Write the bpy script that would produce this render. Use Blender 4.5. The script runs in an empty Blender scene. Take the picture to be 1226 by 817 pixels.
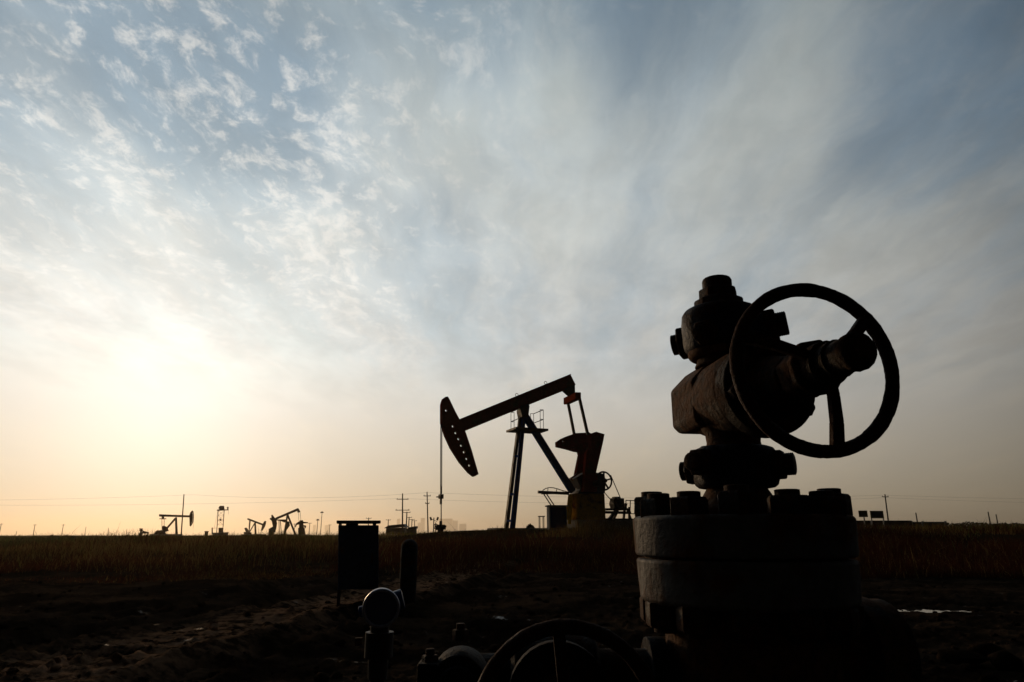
import bpy, bmesh, math, random
import numpy as np
from mathutils import Vector, Matrix, Euler

R = math.radians
random.seed(7)
rng = np.random.default_rng(11)
scene = bpy.context.scene
COL = scene.collection

# ------------------------------------------------------------------ camera
F = 817.0                                   # focal length in photo pixels (1226 wide)
PIT = math.atan(230 / 817)
CP, SP = math.cos(PIT), math.sin(PIT)
CAM = Vector((0, 0, 0.8))
cd = bpy.data.cameras.new('camera')
cd.sensor_width = 36
cd.lens = 36 * F / 1226
cd.clip_start = 0.05
cd.clip_end = 20000
cam = bpy.data.objects.new('camera', cd)
COL.objects.link(cam)
cam.location = CAM
cam.rotation_euler = (R(90) + PIT, 0, 0)
scene.camera = cam


def ray(px, py):
    x = (px - 613) / F
    y = -(py - 408.5) / F
    return Vector((x, CP - SP * y, SP + CP * y))


def at(px, py, Y):
    r = ray(px, py)
    return CAM + r * (Y / r.y)


# ------------------------------------------------------------------ object helpers
def tag(o, label=None, cat=None, group=None, kind=None):
    if label: o['label'] = label
    if cat: o['category'] = cat
    if group: o['group'] = group
    if kind: o['kind'] = kind
    return o


def thing(name, label, cat, loc=(0, 0, 0), rz=0.0, group=None):
    o = bpy.data.objects.new(name, None)
    o.empty_display_size = 0.1
    COL.objects.link(o)
    o.location = loc
    o.rotation_euler = (0, 0, rz)
    return tag(o, label, cat, group)


def dup(root, loc, rz=None, label=None):
    r = root.copy()
    COL.objects.link(r)
    r.location = loc
    if rz is not None: r.rotation_euler = (0, 0, rz)
    if label: r['label'] = label
    for ch in list(root.children):
        c = ch.copy(); COL.objects.link(c); c.parent = r
        for g in ch.children:
            d = g.copy(); COL.objects.link(d); d.parent = c
    return r


def basis(d):
    d = Vector(d).normalized()
    up = Vector((0, 0, 1)) if abs(d.z) < 0.95 else Vector((0, 1, 0))
    a = d.cross(up).normalized()
    b = a.cross(d).normalized()
    return d, a, b


class MB:
    def __init__(self):
        self.v = []; self.f = []

    def add(self, vs, fs):
        o = len(self.v)
        self.v += [tuple(v) for v in vs]
        self.f += [tuple(i + o for i in f) for f in fs]
        return self

    def box(self, c, s, rz=0.0):
        c = Vector(c); m = Matrix.Rotation(rz, 3, 'Z')
        vs = [c + m @ Vector((x * s[0] / 2, y * s[1] / 2, z * s[2] / 2)) for z in (-1, 1) for y in (-1, 1) for x in (-1, 1)]
        return self.add(vs, [(0, 2, 3, 1), (4, 5, 7, 6), (0, 1, 5, 4), (2, 6, 7, 3), (0, 4, 6, 2), (1, 3, 7, 5)])

    def bar(self, p, q, w, h=None, up=None, w2=None):
        """rectangular bar p->q; w along the side direction, h along the other"""
        h = h or w
        p, q = Vector(p), Vector(q)
        d = (q - p).normalized()
        upv = Vector(up) if up else (Vector((0, 0, 1)) if abs(d.z) < 0.9 else Vector((0, 1, 0)))
        a = d.cross(upv).normalized(); b = a.cross(d).normalized()
        k = (w2 / w) if w2 else 1
        vs = []
        for c, s in ((p, 1), (q, k)):
            for x, y in ((-1, -1), (1, -1), (1, 1), (-1, 1)):
                vs.append(c + a * (x * w / 2 * s) + b * (y * h / 2 * s))
        return self.add(vs, [(3, 2, 1, 0), (4, 5, 6, 7), (0, 1, 5, 4), (1, 2, 6, 5), (2, 3, 7, 6), (3, 0, 4, 7)])

    def lathe(self, o, d, prof, n=32, phase=0.0, jit=0.0):
        """prof = [(along, radius)...] closed at both ends"""
        o = Vector(o); d, a, b = basis(d)
        vs = []; fs = []
        for L, r in prof:
            for i in range(n):
                t = 2 * math.pi * i / n + phase
                rr = r * (1 + (random.uniform(-jit, jit) if jit else 0))
                vs.append(o + d * L + a * (rr * math.cos(t)) + b * (rr * math.sin(t)))
        m = len(prof)
        for k in range(m - 1):
            for i in range(n):
                j = (i + 1) % n
                fs.append((k * n + i, (k + 1) * n + i, (k + 1) * n + j, k * n + j))
        fs.append(tuple(range(n)))
        fs.append(tuple(reversed(range((m - 1) * n, m * n))))
        return self.add(vs, fs)

    def tube(self, p, q, r, n=10, r2=None):
        p, q = Vector(p), Vector(q)
        return self.lathe(p, q - p, [(0, r), ((q - p).length, r2 if r2 is not None else r)], n)

    def path(self, pts, r, n=8):
        pts = [Vector(p) for p in pts]
        vs = []; fs = []
        ref = None
        for k, p in enumerate(pts):
            d = (pts[min(k + 1, len(pts) - 1)] - pts[max(k - 1, 0)]).normalized()
            if ref is None:
                _, a, b = basis(d)
            else:
                a = (ref - d * ref.dot(d)).normalized(); b = a.cross(d).normalized()
            ref = a
            for i in range(n):
                t = 2 * math.pi * i / n
                vs.append(p + a * (r * math.cos(t)) + b * (r * math.sin(t)))
        for k in range(len(pts) - 1):
            for i in range(n):
                j = (i + 1) % n
                fs.append((k * n + i, k * n + j, (k + 1) * n + j, (k + 1) * n + i))
        fs.append(tuple(reversed(range(n))))
        fs.append(tuple(range((len(pts) - 1) * n, len(pts) * n)))
        return self.add(vs, fs)

    def torus(self, c, nrm, Rm, r, n=72, m=12, jit=0.0, squash=1.0):
        c = Vector(c); d, a, b = basis(nrm)
        vs = []; fs = []
        for i in range(n):
            t = 2 * math.pi * i / n
            e = a * math.cos(t) + b * math.sin(t)
            k = 1 + jit * (0.6 * math.sin(5 * t + 1) + 0.5 * math.sin(13 * t) + random.uniform(-0.6, 0.6))
            for j in range(m):
                u = 2 * math.pi * j / m
                vs.append(c + e * (Rm + r * k * math.cos(u)) + d * (r * k * squash * math.sin(u)))
        for i in range(n):
            for j in range(m):
                i2, j2 = (i + 1) % n, (j + 1) % m
                fs.append((i * m + j, i2 * m + j, i2 * m + j2, i * m + j2))
        return self.add(vs, fs)

    def prism(self, poly, a, b, fr=None, holes=()):
        """poly in (s,t) -> local (s, -off, t); off runs a..b.  holes: (s,t,r)"""
        bm = bmesh.new()
        loops = [list(poly)]
        for hs, ht, hr in holes:
            loops.append([(hs + hr * math.cos(2 * math.pi * i / 10), ht + hr * math.sin(2 * math.pi * i / 10)) for i in range(10)])
        es = []
        for lp in loops:
            vs = [bm.verts.new((s, -a, t)) for s, t in lp]
            es += [bm.edges.new((vs[i], vs[(i + 1) % len(vs)])) for i in range(len(vs))]
        bmesh.ops.triangle_fill(bm, edges=es, use_beauty=True, normal=(0, 1, 0))
        # drop faces that fell inside holes
        bad = []
        for f in bm.faces:
            c = f.calc_center_median()
            for hs, ht, hr in holes:
                if (c.x - hs) ** 2 + (c.z - ht) ** 2 < (hr * 0.8) ** 2 and all(((v.co.x - hs) ** 2 + (v.co.z - ht) ** 2) < (hr * 1.05) ** 2 for v in f.verts):
                    bad.append(f)
        if bad: bmesh.ops.delete(bm, geom=list(set(bad)), context='FACES_ONLY')
        g = bmesh.ops.extrude_face_region(bm, geom=list(bm.faces))
        for e in g['geom']:
            if isinstance(e, bmesh.types.BMVert): e.co.y = -b
        bmesh.ops.recalc_face_normals(bm, faces=list(bm.faces))
        bm.verts.ensure_lookup_table(); bm.verts.index_update()
        vs = [v.co.copy() for v in bm.verts]; fs = [tuple(v.index for v in f.verts) for f in bm.faces]
        bm.free()
        return self.add(vs, fs)

    def build(self, name, mat, parent=None, smooth=40, bevel=0.0, seg=2):
        me = bpy.data.meshes.new(name)
        me.from_pydata(self.v, [], self.f)
        me.validate()
        bm = bmesh.new(); bm.from_mesh(me)
        bmesh.ops.recalc_face_normals(bm, faces=list(bm.faces))
        bm.to_mesh(me); bm.free()
        if smooth:
            me.shade_smooth(); me.set_sharp_from_angle(angle=R(smooth))
        me.materials.append(mat)
        o = bpy.data.objects.new(name, me)
        COL.objects.link(o)
        if parent is not None: o.parent = parent
        if bevel:
            b = o.modifiers.new('bevel', 'BEVEL'); b.width = bevel; b.segments = seg
            b.limit_method = 'ANGLE'; b.angle_limit = R(35)
        return o


# ------------------------------------------------------------------ materials
class NT:
    """tiny node-graph helper"""
    def __init__(self, tree): self.t = tree; tree.nodes.clear()
    def n(self, typ, **kw):
        nd = self.t.nodes.new(typ)
        for k, v in kw.items(): setattr(nd, k, v)
        return nd
    def put(self, sock, val):
        if isinstance(val, bpy.types.NodeSocket): self.t.links.new(val, sock)
        elif val is not None: sock.default_value = val
    def m(self, op, a, b=None, c=None, clamp=False):
        nd = self.n('ShaderNodeMath', operation=op, use_clamp=clamp)
        for i, x in enumerate((a, b, c)):
            if x is not None: self.put(nd.inputs[i], x)
        return nd.outputs[0]
    def vm(self, op, a, b=None):
        nd = self.n('ShaderNodeVectorMath', operation=op)
        self.put(nd.inputs[0], a)
        if b is not None: self.put(nd.inputs[1], b)
        return nd.outputs['Value'] if op in ('DOT_PRODUCT', 'LENGTH') else nd.outputs[0]
    def sm(self, x, lo, hi, a=0.0, b=1.0):
        nd = self.n('ShaderNodeMapRange', interpolation_type='SMOOTHSTEP')
        self.put(nd.inputs[0], x)
        for i, v in zip((1, 2, 3, 4), (lo, hi, a, b)): nd.inputs[i].default_value = v
        return nd.outputs[0]
    def noise(self, vec, scale, detail=4, rough=0.55, dist=0.0, dim='3D'):
        nd = self.n('ShaderNodeTexNoise', noise_dimensions=dim)
        self.put(nd.inputs['Vector'], vec)
        for k, v in (('Scale', scale), ('Detail', detail), ('Roughness', rough), ('Distortion', dist)): nd.inputs[k].default_value = v
        return nd.outputs[0]
    def mix(self, fac, a, b, blend='MIX'):
        nd = self.n('ShaderNodeMix', data_type='RGBA', blend_type=blend)
        self.put(nd.inputs[0], fac); self.put(nd.inputs[6], a); self.put(nd.inputs[7], b)
        return nd.outputs[2]
    def ramp(self, fac, stops, interp='LINEAR'):
        nd = self.n('ShaderNodeValToRGB')
        cr = nd.color_ramp; cr.interpolation = interp
        while len(cr.elements) < len(stops): cr.elements.new(0.5)
        for e, (p, c) in zip(cr.elements, stops):
            e.position = p; e.color = c if len(c) == 4 else (*c, 1)
        self.put(nd.inputs[0], fac)
        return nd.outputs[0]


def rgba(c): return (*c, 1.0)


def mat_metal(name, paint, rust=(0.075, 0.032, 0.016), amount=0.5, rough=0.6, scale=6.0, bump=0.4, metal=0.0, bscale=None, spec=0.12):
    m = bpy.data.materials.new(name); m.use_nodes = True
    g = NT(m.node_tree)
    tc = g.n('ShaderNodeTexCoord').outputs['Object']
    n1 = g.noise(tc, scale, 8, 0.65, 0.3)
    n2 = g.noise(tc, scale * 6, 5, 0.6)
    mask = g.sm(n1, 0.62 - 0.3 * amount, 0.74 - 0.3 * amount)
    mask = g.m('MULTIPLY', mask, g.sm(n2, 0.25, 0.55, 0.55, 1.0))
    dk = g.mix(g.sm(n2, 0.3, 0.7), rgba(tuple(x * 0.55 for x in rust)), rgba(tuple(min(1, x * 1.35) for x in rust)))
    pt = g.mix(g.sm(n2, 0.35, 0.7), rgba(tuple(x * 0.8 for x in paint)), rgba(tuple(min(1, x * 1.1) for x in paint)))
    col = g.mix(mask, pt, dk)
    b = g.n('ShaderNodeBsdfPrincipled')
    g.put(b.inputs['Base Color'], col)
    g.put(b.inputs['Roughness'], g.m('ADD', g.m('MULTIPLY', mask, 0.25), rough))
    b.inputs['Metallic'].default_value = metal
    b.inputs['Specular IOR Level'].default_value = spec
    bp = g.n('ShaderNodeBump'); bp.inputs['Strength'].default_value = bump; bp.inputs['Distance'].default_value = 0.01
    hb = g.m('ADD', g.noise(tc, bscale or scale * 10, 6, 0.65), g.m('MULTIPLY', mask, 0.35))
    g.put(bp.inputs['Height'], hb)
    g.put(b.inputs['Normal'], bp.outputs[0])
    o = g.n('ShaderNodeOutputMaterial'); g.put(o.inputs[0], b.outputs[0])
    return m


def mat_plain(name, c, rough=0.8, var=0.25, scale=3.0, spec=0.3):
    m = bpy.data.materials.new(name); m.use_nodes = True
    g = NT(m.node_tree)
    tc = g.n('ShaderNodeTexCoord').outputs['Object']
    n = g.noise(tc, scale, 6, 0.6)
    col = g.mix(g.sm(n, 0.3, 0.7), rgba(tuple(x * (1 - var) for x in c)), rgba(tuple(min(1, x * (1 + var)) for x in c)))
    b = g.n('ShaderNodeBsdfPrincipled'); g.put(b.inputs['Base Color'], col)
    b.inputs['Roughness'].default_value = rough
    b.inputs['Specular IOR Level'].default_value = spec
    bp = g.n('ShaderNodeBump'); bp.inputs['Strength'].default_value = 0.3; bp.inputs['Distance'].default_value = 0.02
    g.put(bp.inputs['Height'], n); g.put(b.inputs['Normal'], bp.outputs[0])
    o = g.n('ShaderNodeOutputMaterial'); g.put(o.inputs[0], b.outputs[0])
    return m


M = {}
M['cast'] = mat_metal('rusty_cast_steel', (0.050, 0.044, 0.040), (0.115, 0.052, 0.024), 0.95, 0.62, 5, 0.9)
M['flange'] = mat_metal('chipped_grey_paint', (0.135, 0.140, 0.145), (0.115, 0.048, 0.020), 0.48, 0.65, 3.5, 0.7)
M['bolt'] = mat_metal('dark_rusty_bolt', (0.035, 0.032, 0.032), (0.075, 0.034, 0.018), 0.7, 0.6, 14, 0.6)
M['wheel'] = mat_metal('rusty_handwheel', (0.05, 0.018, 0.014), (0.07, 0.030, 0.016), 0.7, 0.65, 9, 0.9)
M['bluebody'] = mat_metal('blue_chipped_cast', (0.025, 0.032, 0.055), (0.06, 0.028, 0.014), 0.5, 0.55, 6, 0.8)
M['pumpred'] = mat_metal('oxide_red_paint', (0.16, 0.017, 0.009), (0.09, 0.026, 0.012), 0.35, 0.6, 1.2, 0.3, spec=0.0)
M['pumporange'] = mat_metal('orange_red_paint', (0.22, 0.035, 0.012), (0.10, 0.04, 0.018), 0.3, 0.55, 2, 0.3, spec=0.0)
M['pumpblue'] = mat_metal('deep_blue_paint', (0.010, 0.038, 0.19), (0.05, 0.026, 0.016), 0.1, 0.5, 1.5, 0.3, spec=0.0)
M['pumpyellow'] = mat_metal('chrome_yellow_paint', (0.80, 0.48, 0.02), (0.12, 0.06, 0.02), 0.15, 0.55, 1.5, 0.3, spec=0.0)
M['pedestal'] = mat_metal('grimy_yellow_paint', (0.46, 0.28, 0.03), (0.08, 0.04, 0.015), 0.45, 0.7, 1.5, 0.3, spec=0.0)
M['dark'] = mat_metal('dark_steel', (0.03, 0.03, 0.033), (0.055, 0.03, 0.018), 0.5, 0.55, 3, 0.4)
M['greybox'] = mat_metal('grey_blue_sheet', (0.30, 0.33, 0.37), (0.09, 0.045, 0.02), 0.15, 0.5, 2, 0.2, spec=0.0)
M['bluebox'] = mat_metal('navy_sheet', (0.02, 0.045, 0.11), (0.06, 0.03, 0.018), 0.15, 0.5, 3, 0.2)
M['blue'] = mat_metal('blue_enamel', (0.02, 0.06, 0.20), (0.05, 0.03, 0.02), 0.1, 0.35, 6, 0.15)
M['bezel'] = mat_metal('worn_aluminium_rim', (0.30, 0.36, 0.50), (0.16, 0.16, 0.18), 0.1, 0.3, 20, 0.05, 0.4)
M['darkcast'] = mat_metal('greasy_brown_cast', (0.028, 0.024, 0.022), (0.06, 0.028, 0.014), 0.7, 0.65, 9, 1.0, spec=0.08)
M['soot'] = mat_metal('oily_black_cast', (0.014, 0.016, 0.022), (0.030, 0.016, 0.010), 0.5, 0.7, 6, 0.9, spec=0.05)
M['glass'] = mat_plain('dark_glass', (0.05, 0.075, 0.16), 0.35, 0.1, 5, 0.5)
M['concrete'] = mat_plain('concrete', (0.20, 0.19, 0.17), 0.9, 0.3, 2)
M['farmetal'] = mat_metal('weathered_oilfield_paint', (0.075, 0.035, 0.022), (0.06, 0.03, 0.016), 0.5, 0.7, 0.8, 0.2, spec=0.0)
M['fargreen'] = mat_metal('weathered_green_paint', (0.05, 0.075, 0.04), (0.06, 0.03, 0.016), 0.4, 0.7, 0.8, 0.2, spec=0.0)
M['pole'] = mat_plain('weathered_pole', (0.09, 0.075, 0.06), 0.9, 0.3, 1)
M['cable'] = mat_plain('cable', (0.02, 0.02, 0.02), 0.6, 0.1, 1)
M['city'] = mat_plain('city_concrete', (0.22, 0.22, 0.23), 0.9, 0.1, 0.05)
M['citywin'] = mat_plain('city_glass', (0.10, 0.11, 0.13), 0.4, 0.1, 0.05)
M['sign'] = mat_plain('sign_paint', (0.16, 0.13, 0.05), 0.6, 0.25, 2)
M['signdark'] = mat_plain('sign_dark', (0.05, 0.035, 0.05), 0.6, 0.4, 2)
M['fence'] = mat_plain('fence_dark', (0.03, 0.03, 0.032), 0.8, 0.3, 1)
M['fencepost'] = mat_plain('fence_pale', (0.30, 0.32, 0.36), 0.7, 0.2, 1)
M['fencepanel'] = mat_plain('fence_blue', (0.05, 0.06, 0.085), 0.7, 0.2, 1)
M['brick'] = mat_plain('hut_wall', (0.14, 0.10, 0.08), 0.9, 0.3, 1)


# ------------------------------------------------------------------ terrain
def vhash(ix, iy, seed):
    h = (ix.astype(np.int64) * 374761393 + iy.astype(np.int64) * 668265263 + seed * 974634941) & 0xffffffff
    h = ((h ^ (h >> 13)) * 1274126177) & 0xffffffff
    return ((h ^ (h >> 16)) & 0xffff) / 65535.0


def vnoise(x, y, seed=0):
    ix, iy = np.floor(x), np.floor(y)
    fx, fy = x - ix, y - iy
    fx = fx * fx * (3 - 2 * fx); fy = fy * fy * (3 - 2 * fy)
    a = vhash(ix, iy, seed); b = vhash(ix + 1, iy, seed); c = vhash(ix, iy + 1, seed); d = vhash(ix + 1, iy + 1, seed)
    return a + (b - a) * fx + (c - a) * fy + (a - b - c + d) * fx * fy


def fbm(x, y, oct=4, seed=0, gain=0.5):
    s = 0; amp = 1; tot = 0
    for k in range(oct):
        s = s + amp * vnoise(x * 2 ** k + 17.3 * k, y * 2 ** k - 9.1 * k, seed + k)
        tot += amp; amp *= gain
    return s / tot


def sstep(a, b, x):
    t = np.clip((x - a) / (b - a), 0, 1)
    return t * t * (3 - 2 * t)


PUMP_XY = at(668, 634, 34.0).xy
PUD = []                                        # puddle basins: (x, y, half x, half y)
for px, py, hx, hy in ((1050, 729, 1.0, 0.15), (1172, 723, 0.24, 0.06), (330, 734, 0.28, 0.08), (650, 737, 0.26, 0.07),
                       (1105, 723, 0.30, 0.05), (190, 732, 0.18, 0.06), (480, 742, 0.2, 0.06), (575, 741, 0.3, 0.07), (420, 762, .16, .06),
                       (140, 788, 0.22, 0.06), (232, 712, 0.25, 0.06), (900, 716, 0.4, 0.1)):
    p = ray(px, py); t = -0.83 / p.z
    PUD.append((p.x * t, p.y * t, hx, hy))
WATER = -0.055
_a, _b = [v * (-0.8 / v.z) for v in (ray(40, 812), ray(470, 706))]
_d = (_b - _a).normalized()
TRK_N = (-_d.y, _d.x); TRK_C = _a.x * TRK_N[0] + _a.y * TRK_N[1]


def hgt(x, y):
    x = np.asarray(x, float); y = np.asarray(y, float)
    r = np.hypot(x, y) + 1e-6
    px = 613 + 850 * np.where(y > 0.3, x / np.maximum(y, 0.3), np.sign(x) * 3)
    plat = np.interp(px, [-900, 0, 150, 300, 420, 560, 620, 760, 900, 1030, 1226, 2200],
                     [0.25, 0.30, 0.34, 0.38, 0.42, 0.62, 0.74, 0.76, 0.74, 0.78, 0.82, 0.7])
    far = np.interp(r, [0, 34, 70, 200, 1200, 6000], [1, 1, 0.75, 0.35, -6, -40])
    field = np.where(far > 0, plat * far, far * 0.9) + (fbm(x * 0.30, y * 0.16, 3, 5) - 0.5) * 0.42 * np.clip(60 / r, 0, 1)
    t = sstep(13.5, 28, r)
    # rutted wet mud
    base = (fbm(x * 0.5, y * 0.5, 3, 1) - 0.5) * 0.11
    u = x * 0.75 + y * 0.66; w = -x * 0.66 + y * 0.75
    rut = (np.abs(fbm(u * 1.1 + 3, w * 0.30, 3, 2) - 0.5) * 2) ** 0.8 * 0.065
    clod = (fbm(x * 4, y * 6, 5, 3, 0.62) - 0.5) * 0.05 + np.clip(fbm(x * 14, y * 14, 3, 8) - 0.55, 0, 1) * 0.10
    mud = base + rut - 0.02 + clod * (0.35 + 1.3 * fbm(x * 0.8, y * 0.8, 2, 9))
    so = x * TRK_N[0] + y * TRK_N[1] - TRK_C + (fbm(x * .35, y * .35, 2, 71) - .5) * .5
    for c_ in (-.85, .85, 2.1):
        q = np.abs(so - c_); tread = 0.5 + vnoise((x * TRK_N[1] - y * TRK_N[0]) * 5.0, so * 9, 77)
        mud = mud - 0.07 * np.exp(-(q / .15) ** 2) * tread + 0.045 * np.exp(-((q - .30) / .10) ** 2)
    bas = np.zeros_like(x)
    for bx, by, hx, hy in PUD:
        q = ((x - bx) / (hx * 1.5)) ** 2 + ((y - by) / (hy * 1.9)) ** 2
        bas = np.maximum(bas, np.exp(-q * 1.1))
    mud = mud * (1 - 0.45 * bas) - 0.10 * bas
    # flat spot under the wellhead
    h = mud * (1 - t) + field * t
    pm = np.exp(-(((x - PUMP_XY[0]) / 8.0) ** 4 + ((y - PUMP_XY[1]) / 4.5) ** 4))
    return h * (1 - pm) + 0.95 * pm


def h1(x, y): return float(hgt(np.array([x]), np.array([y]))[0])


def build_ground():
    rr = list(np.exp(np.arange(math.log(0.5), math.log(24), 0.0085))) + list(np.exp(np.arange(math.log(24.2), math.log(9700), 0.045)))
    ang = list(np.radians(np.linspace(-52, 52, 760))) + list(np.radians(np.linspace(54, 306, 90)))
    rr = np.array(rr); ang = np.array(ang)
    A, Rr = np.meshgrid(ang, rr)
    x = Rr * np.sin(A); y = Rr * np.cos(A)
    z = hgt(x, y)
    n, m = x.shape
    v = np.stack([x, y, z], -1).reshape(-1, 3)
    i = np.arange(n - 1)[:, None]; j = np.arange(m)[None, :]; j2 = (j + 1) % m
    q = np.stack([i * m + j, i * m + j2, (i + 1) * m + j2, (i + 1) * m + j], -1).reshape(-1, 4)
    faces = q.tolist() + [tuple(reversed(range(m)))]
    me = bpy.data.meshes.new('ground')
    me.from_pydata(v.tolist(), [], faces)
    me.flip_normals() if me.polygons[0].normal.z < 0 else None
    me.shade_smooth()
    mt = bpy.data.materials.new('wet_mud'); mt.use_nodes = True
    g = NT(mt.node_tree)
    geo = g.n('ShaderNodeNewGeometry').outputs['Position']
    n1 = g.noise(geo, 0.9, 6, 0.6, 0.4); n2 = g.noise(geo, 7, 8, 0.65); n3 = g.noise(geo, 34, 6, 0.6)
    dry = g.sm(g.m('ADD', n1, g.m('MULTIPLY', n2, 0.35)), 0.55, 0.85)
    col = g.mix(dry, (0.012, 0.0085, 0.006, 1), (0.058, 0.039, 0.026, 1))
    col = g.mix(g.sm(n3, 0.45, 0.75, 0, 0.5), col, (0.012, 0.009, 0.007, 1))
    sx = g.n('ShaderNodeSeparateXYZ'); g.put(sx.inputs[0], geo)
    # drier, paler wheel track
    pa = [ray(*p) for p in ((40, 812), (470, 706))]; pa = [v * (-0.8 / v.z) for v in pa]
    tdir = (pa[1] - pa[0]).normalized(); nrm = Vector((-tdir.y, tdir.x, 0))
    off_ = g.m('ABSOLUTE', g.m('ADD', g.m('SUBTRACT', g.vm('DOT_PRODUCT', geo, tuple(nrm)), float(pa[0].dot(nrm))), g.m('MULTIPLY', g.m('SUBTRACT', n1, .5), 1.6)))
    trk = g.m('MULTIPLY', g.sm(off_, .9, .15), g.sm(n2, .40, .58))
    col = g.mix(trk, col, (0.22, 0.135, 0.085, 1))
    dist = g.vm('LENGTH', geo)
    fld = g.sm(dist, 14, 22)
    col = g.mix(fld, col, (0.030, 0.022, 0.012, 1))
    b = g.n('ShaderNodeBsdfPrincipled'); g.put(b.inputs['Base Color'], col)
    wet = g.m('MULTIPLY', g.sm(n1, 0.62, 0.36), g.sm(fld, 1, 0))
    film = g.m('MULTIPLY', g.sm(g.noise(geo, 2.3, 7, .68, .3), .635, .70), g.m('MULTIPLY', g.sm(n1, .60, .45), g.sm(dist, 13.5, 11)))
    g.put(b.inputs['Roughness'], g.m('SUBTRACT', 0.95, g.m('MULTIPLY', film, 0.65)))
    g.put(b.inputs['Specular IOR Level'], g.m('MULTIPLY', film, 0.17))
    bp = g.n('ShaderNodeBump'); bp.inputs['Strength'].default_value = 0.9; bp.inputs['Distance'].default_value = 0.03
    g.put(bp.inputs['Height'], g.m('ADD', g.noise(geo, 18, 8, 0.7), g.m('MULTIPLY', n3, 0.4)))
    g.put(b.inputs['Normal'], bp.outputs[0])
    o = g.n('ShaderNodeOutputMaterial'); g.put(o.inputs[0], b.outputs[0])
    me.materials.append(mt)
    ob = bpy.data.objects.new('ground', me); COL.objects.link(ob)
    tag(ob, 'dark rutted wet mud rising to a grassy field', kind='structure')


def build_puddles():
    mt = bpy.data.materials.new('puddle_water'); mt.use_nodes = True
    g = NT(mt.node_tree)
    geo = g.n('ShaderNodeNewGeometry').outputs['Position']
    b = g.n('ShaderNodeBsdfPrincipled'); b.inputs['Base Color'].default_value = (0.012, 0.009, 0.006, 1)
    b.inputs['Roughness'].default_value = 0.06; b.inputs['IOR'].default_value = 1.33
    bp = g.n('ShaderNodeBump'); bp.inputs['Strength'].default_value = 0.12; bp.inputs['Distance'].default_value = 0.01
    g.put(bp.inputs['Height'], g.noise(geo, 9, 3, 0.5)); g.put(b.inputs['Normal'], bp.outputs[0])
    o = g.n('ShaderNodeOutputMaterial'); g.put(o.inputs[0], b.outputs[0])
    for bx, by, hx, hy in PUD:
        n = 40; vs = []
        for i in range(n):
            t = 2 * math.pi * i / n; k = 1.15 + 0.2 * math.sin(3 * t + bx) + 0.12 * math.sin(7 * t)
            vs.append((bx + hx * k * math.cos(t), by + hy * k * math.sin(t), WATER))
        me = bpy.data.meshes.new('puddle'); me.from_pydata(vs, [], [tuple(range(n))]); me.materials.append(mt)
        ob = bpy.data.objects.new('puddle', me); COL.objects.link(ob)
        tag(ob, 'shallow puddle lying in the mud', kind='structure')


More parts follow.
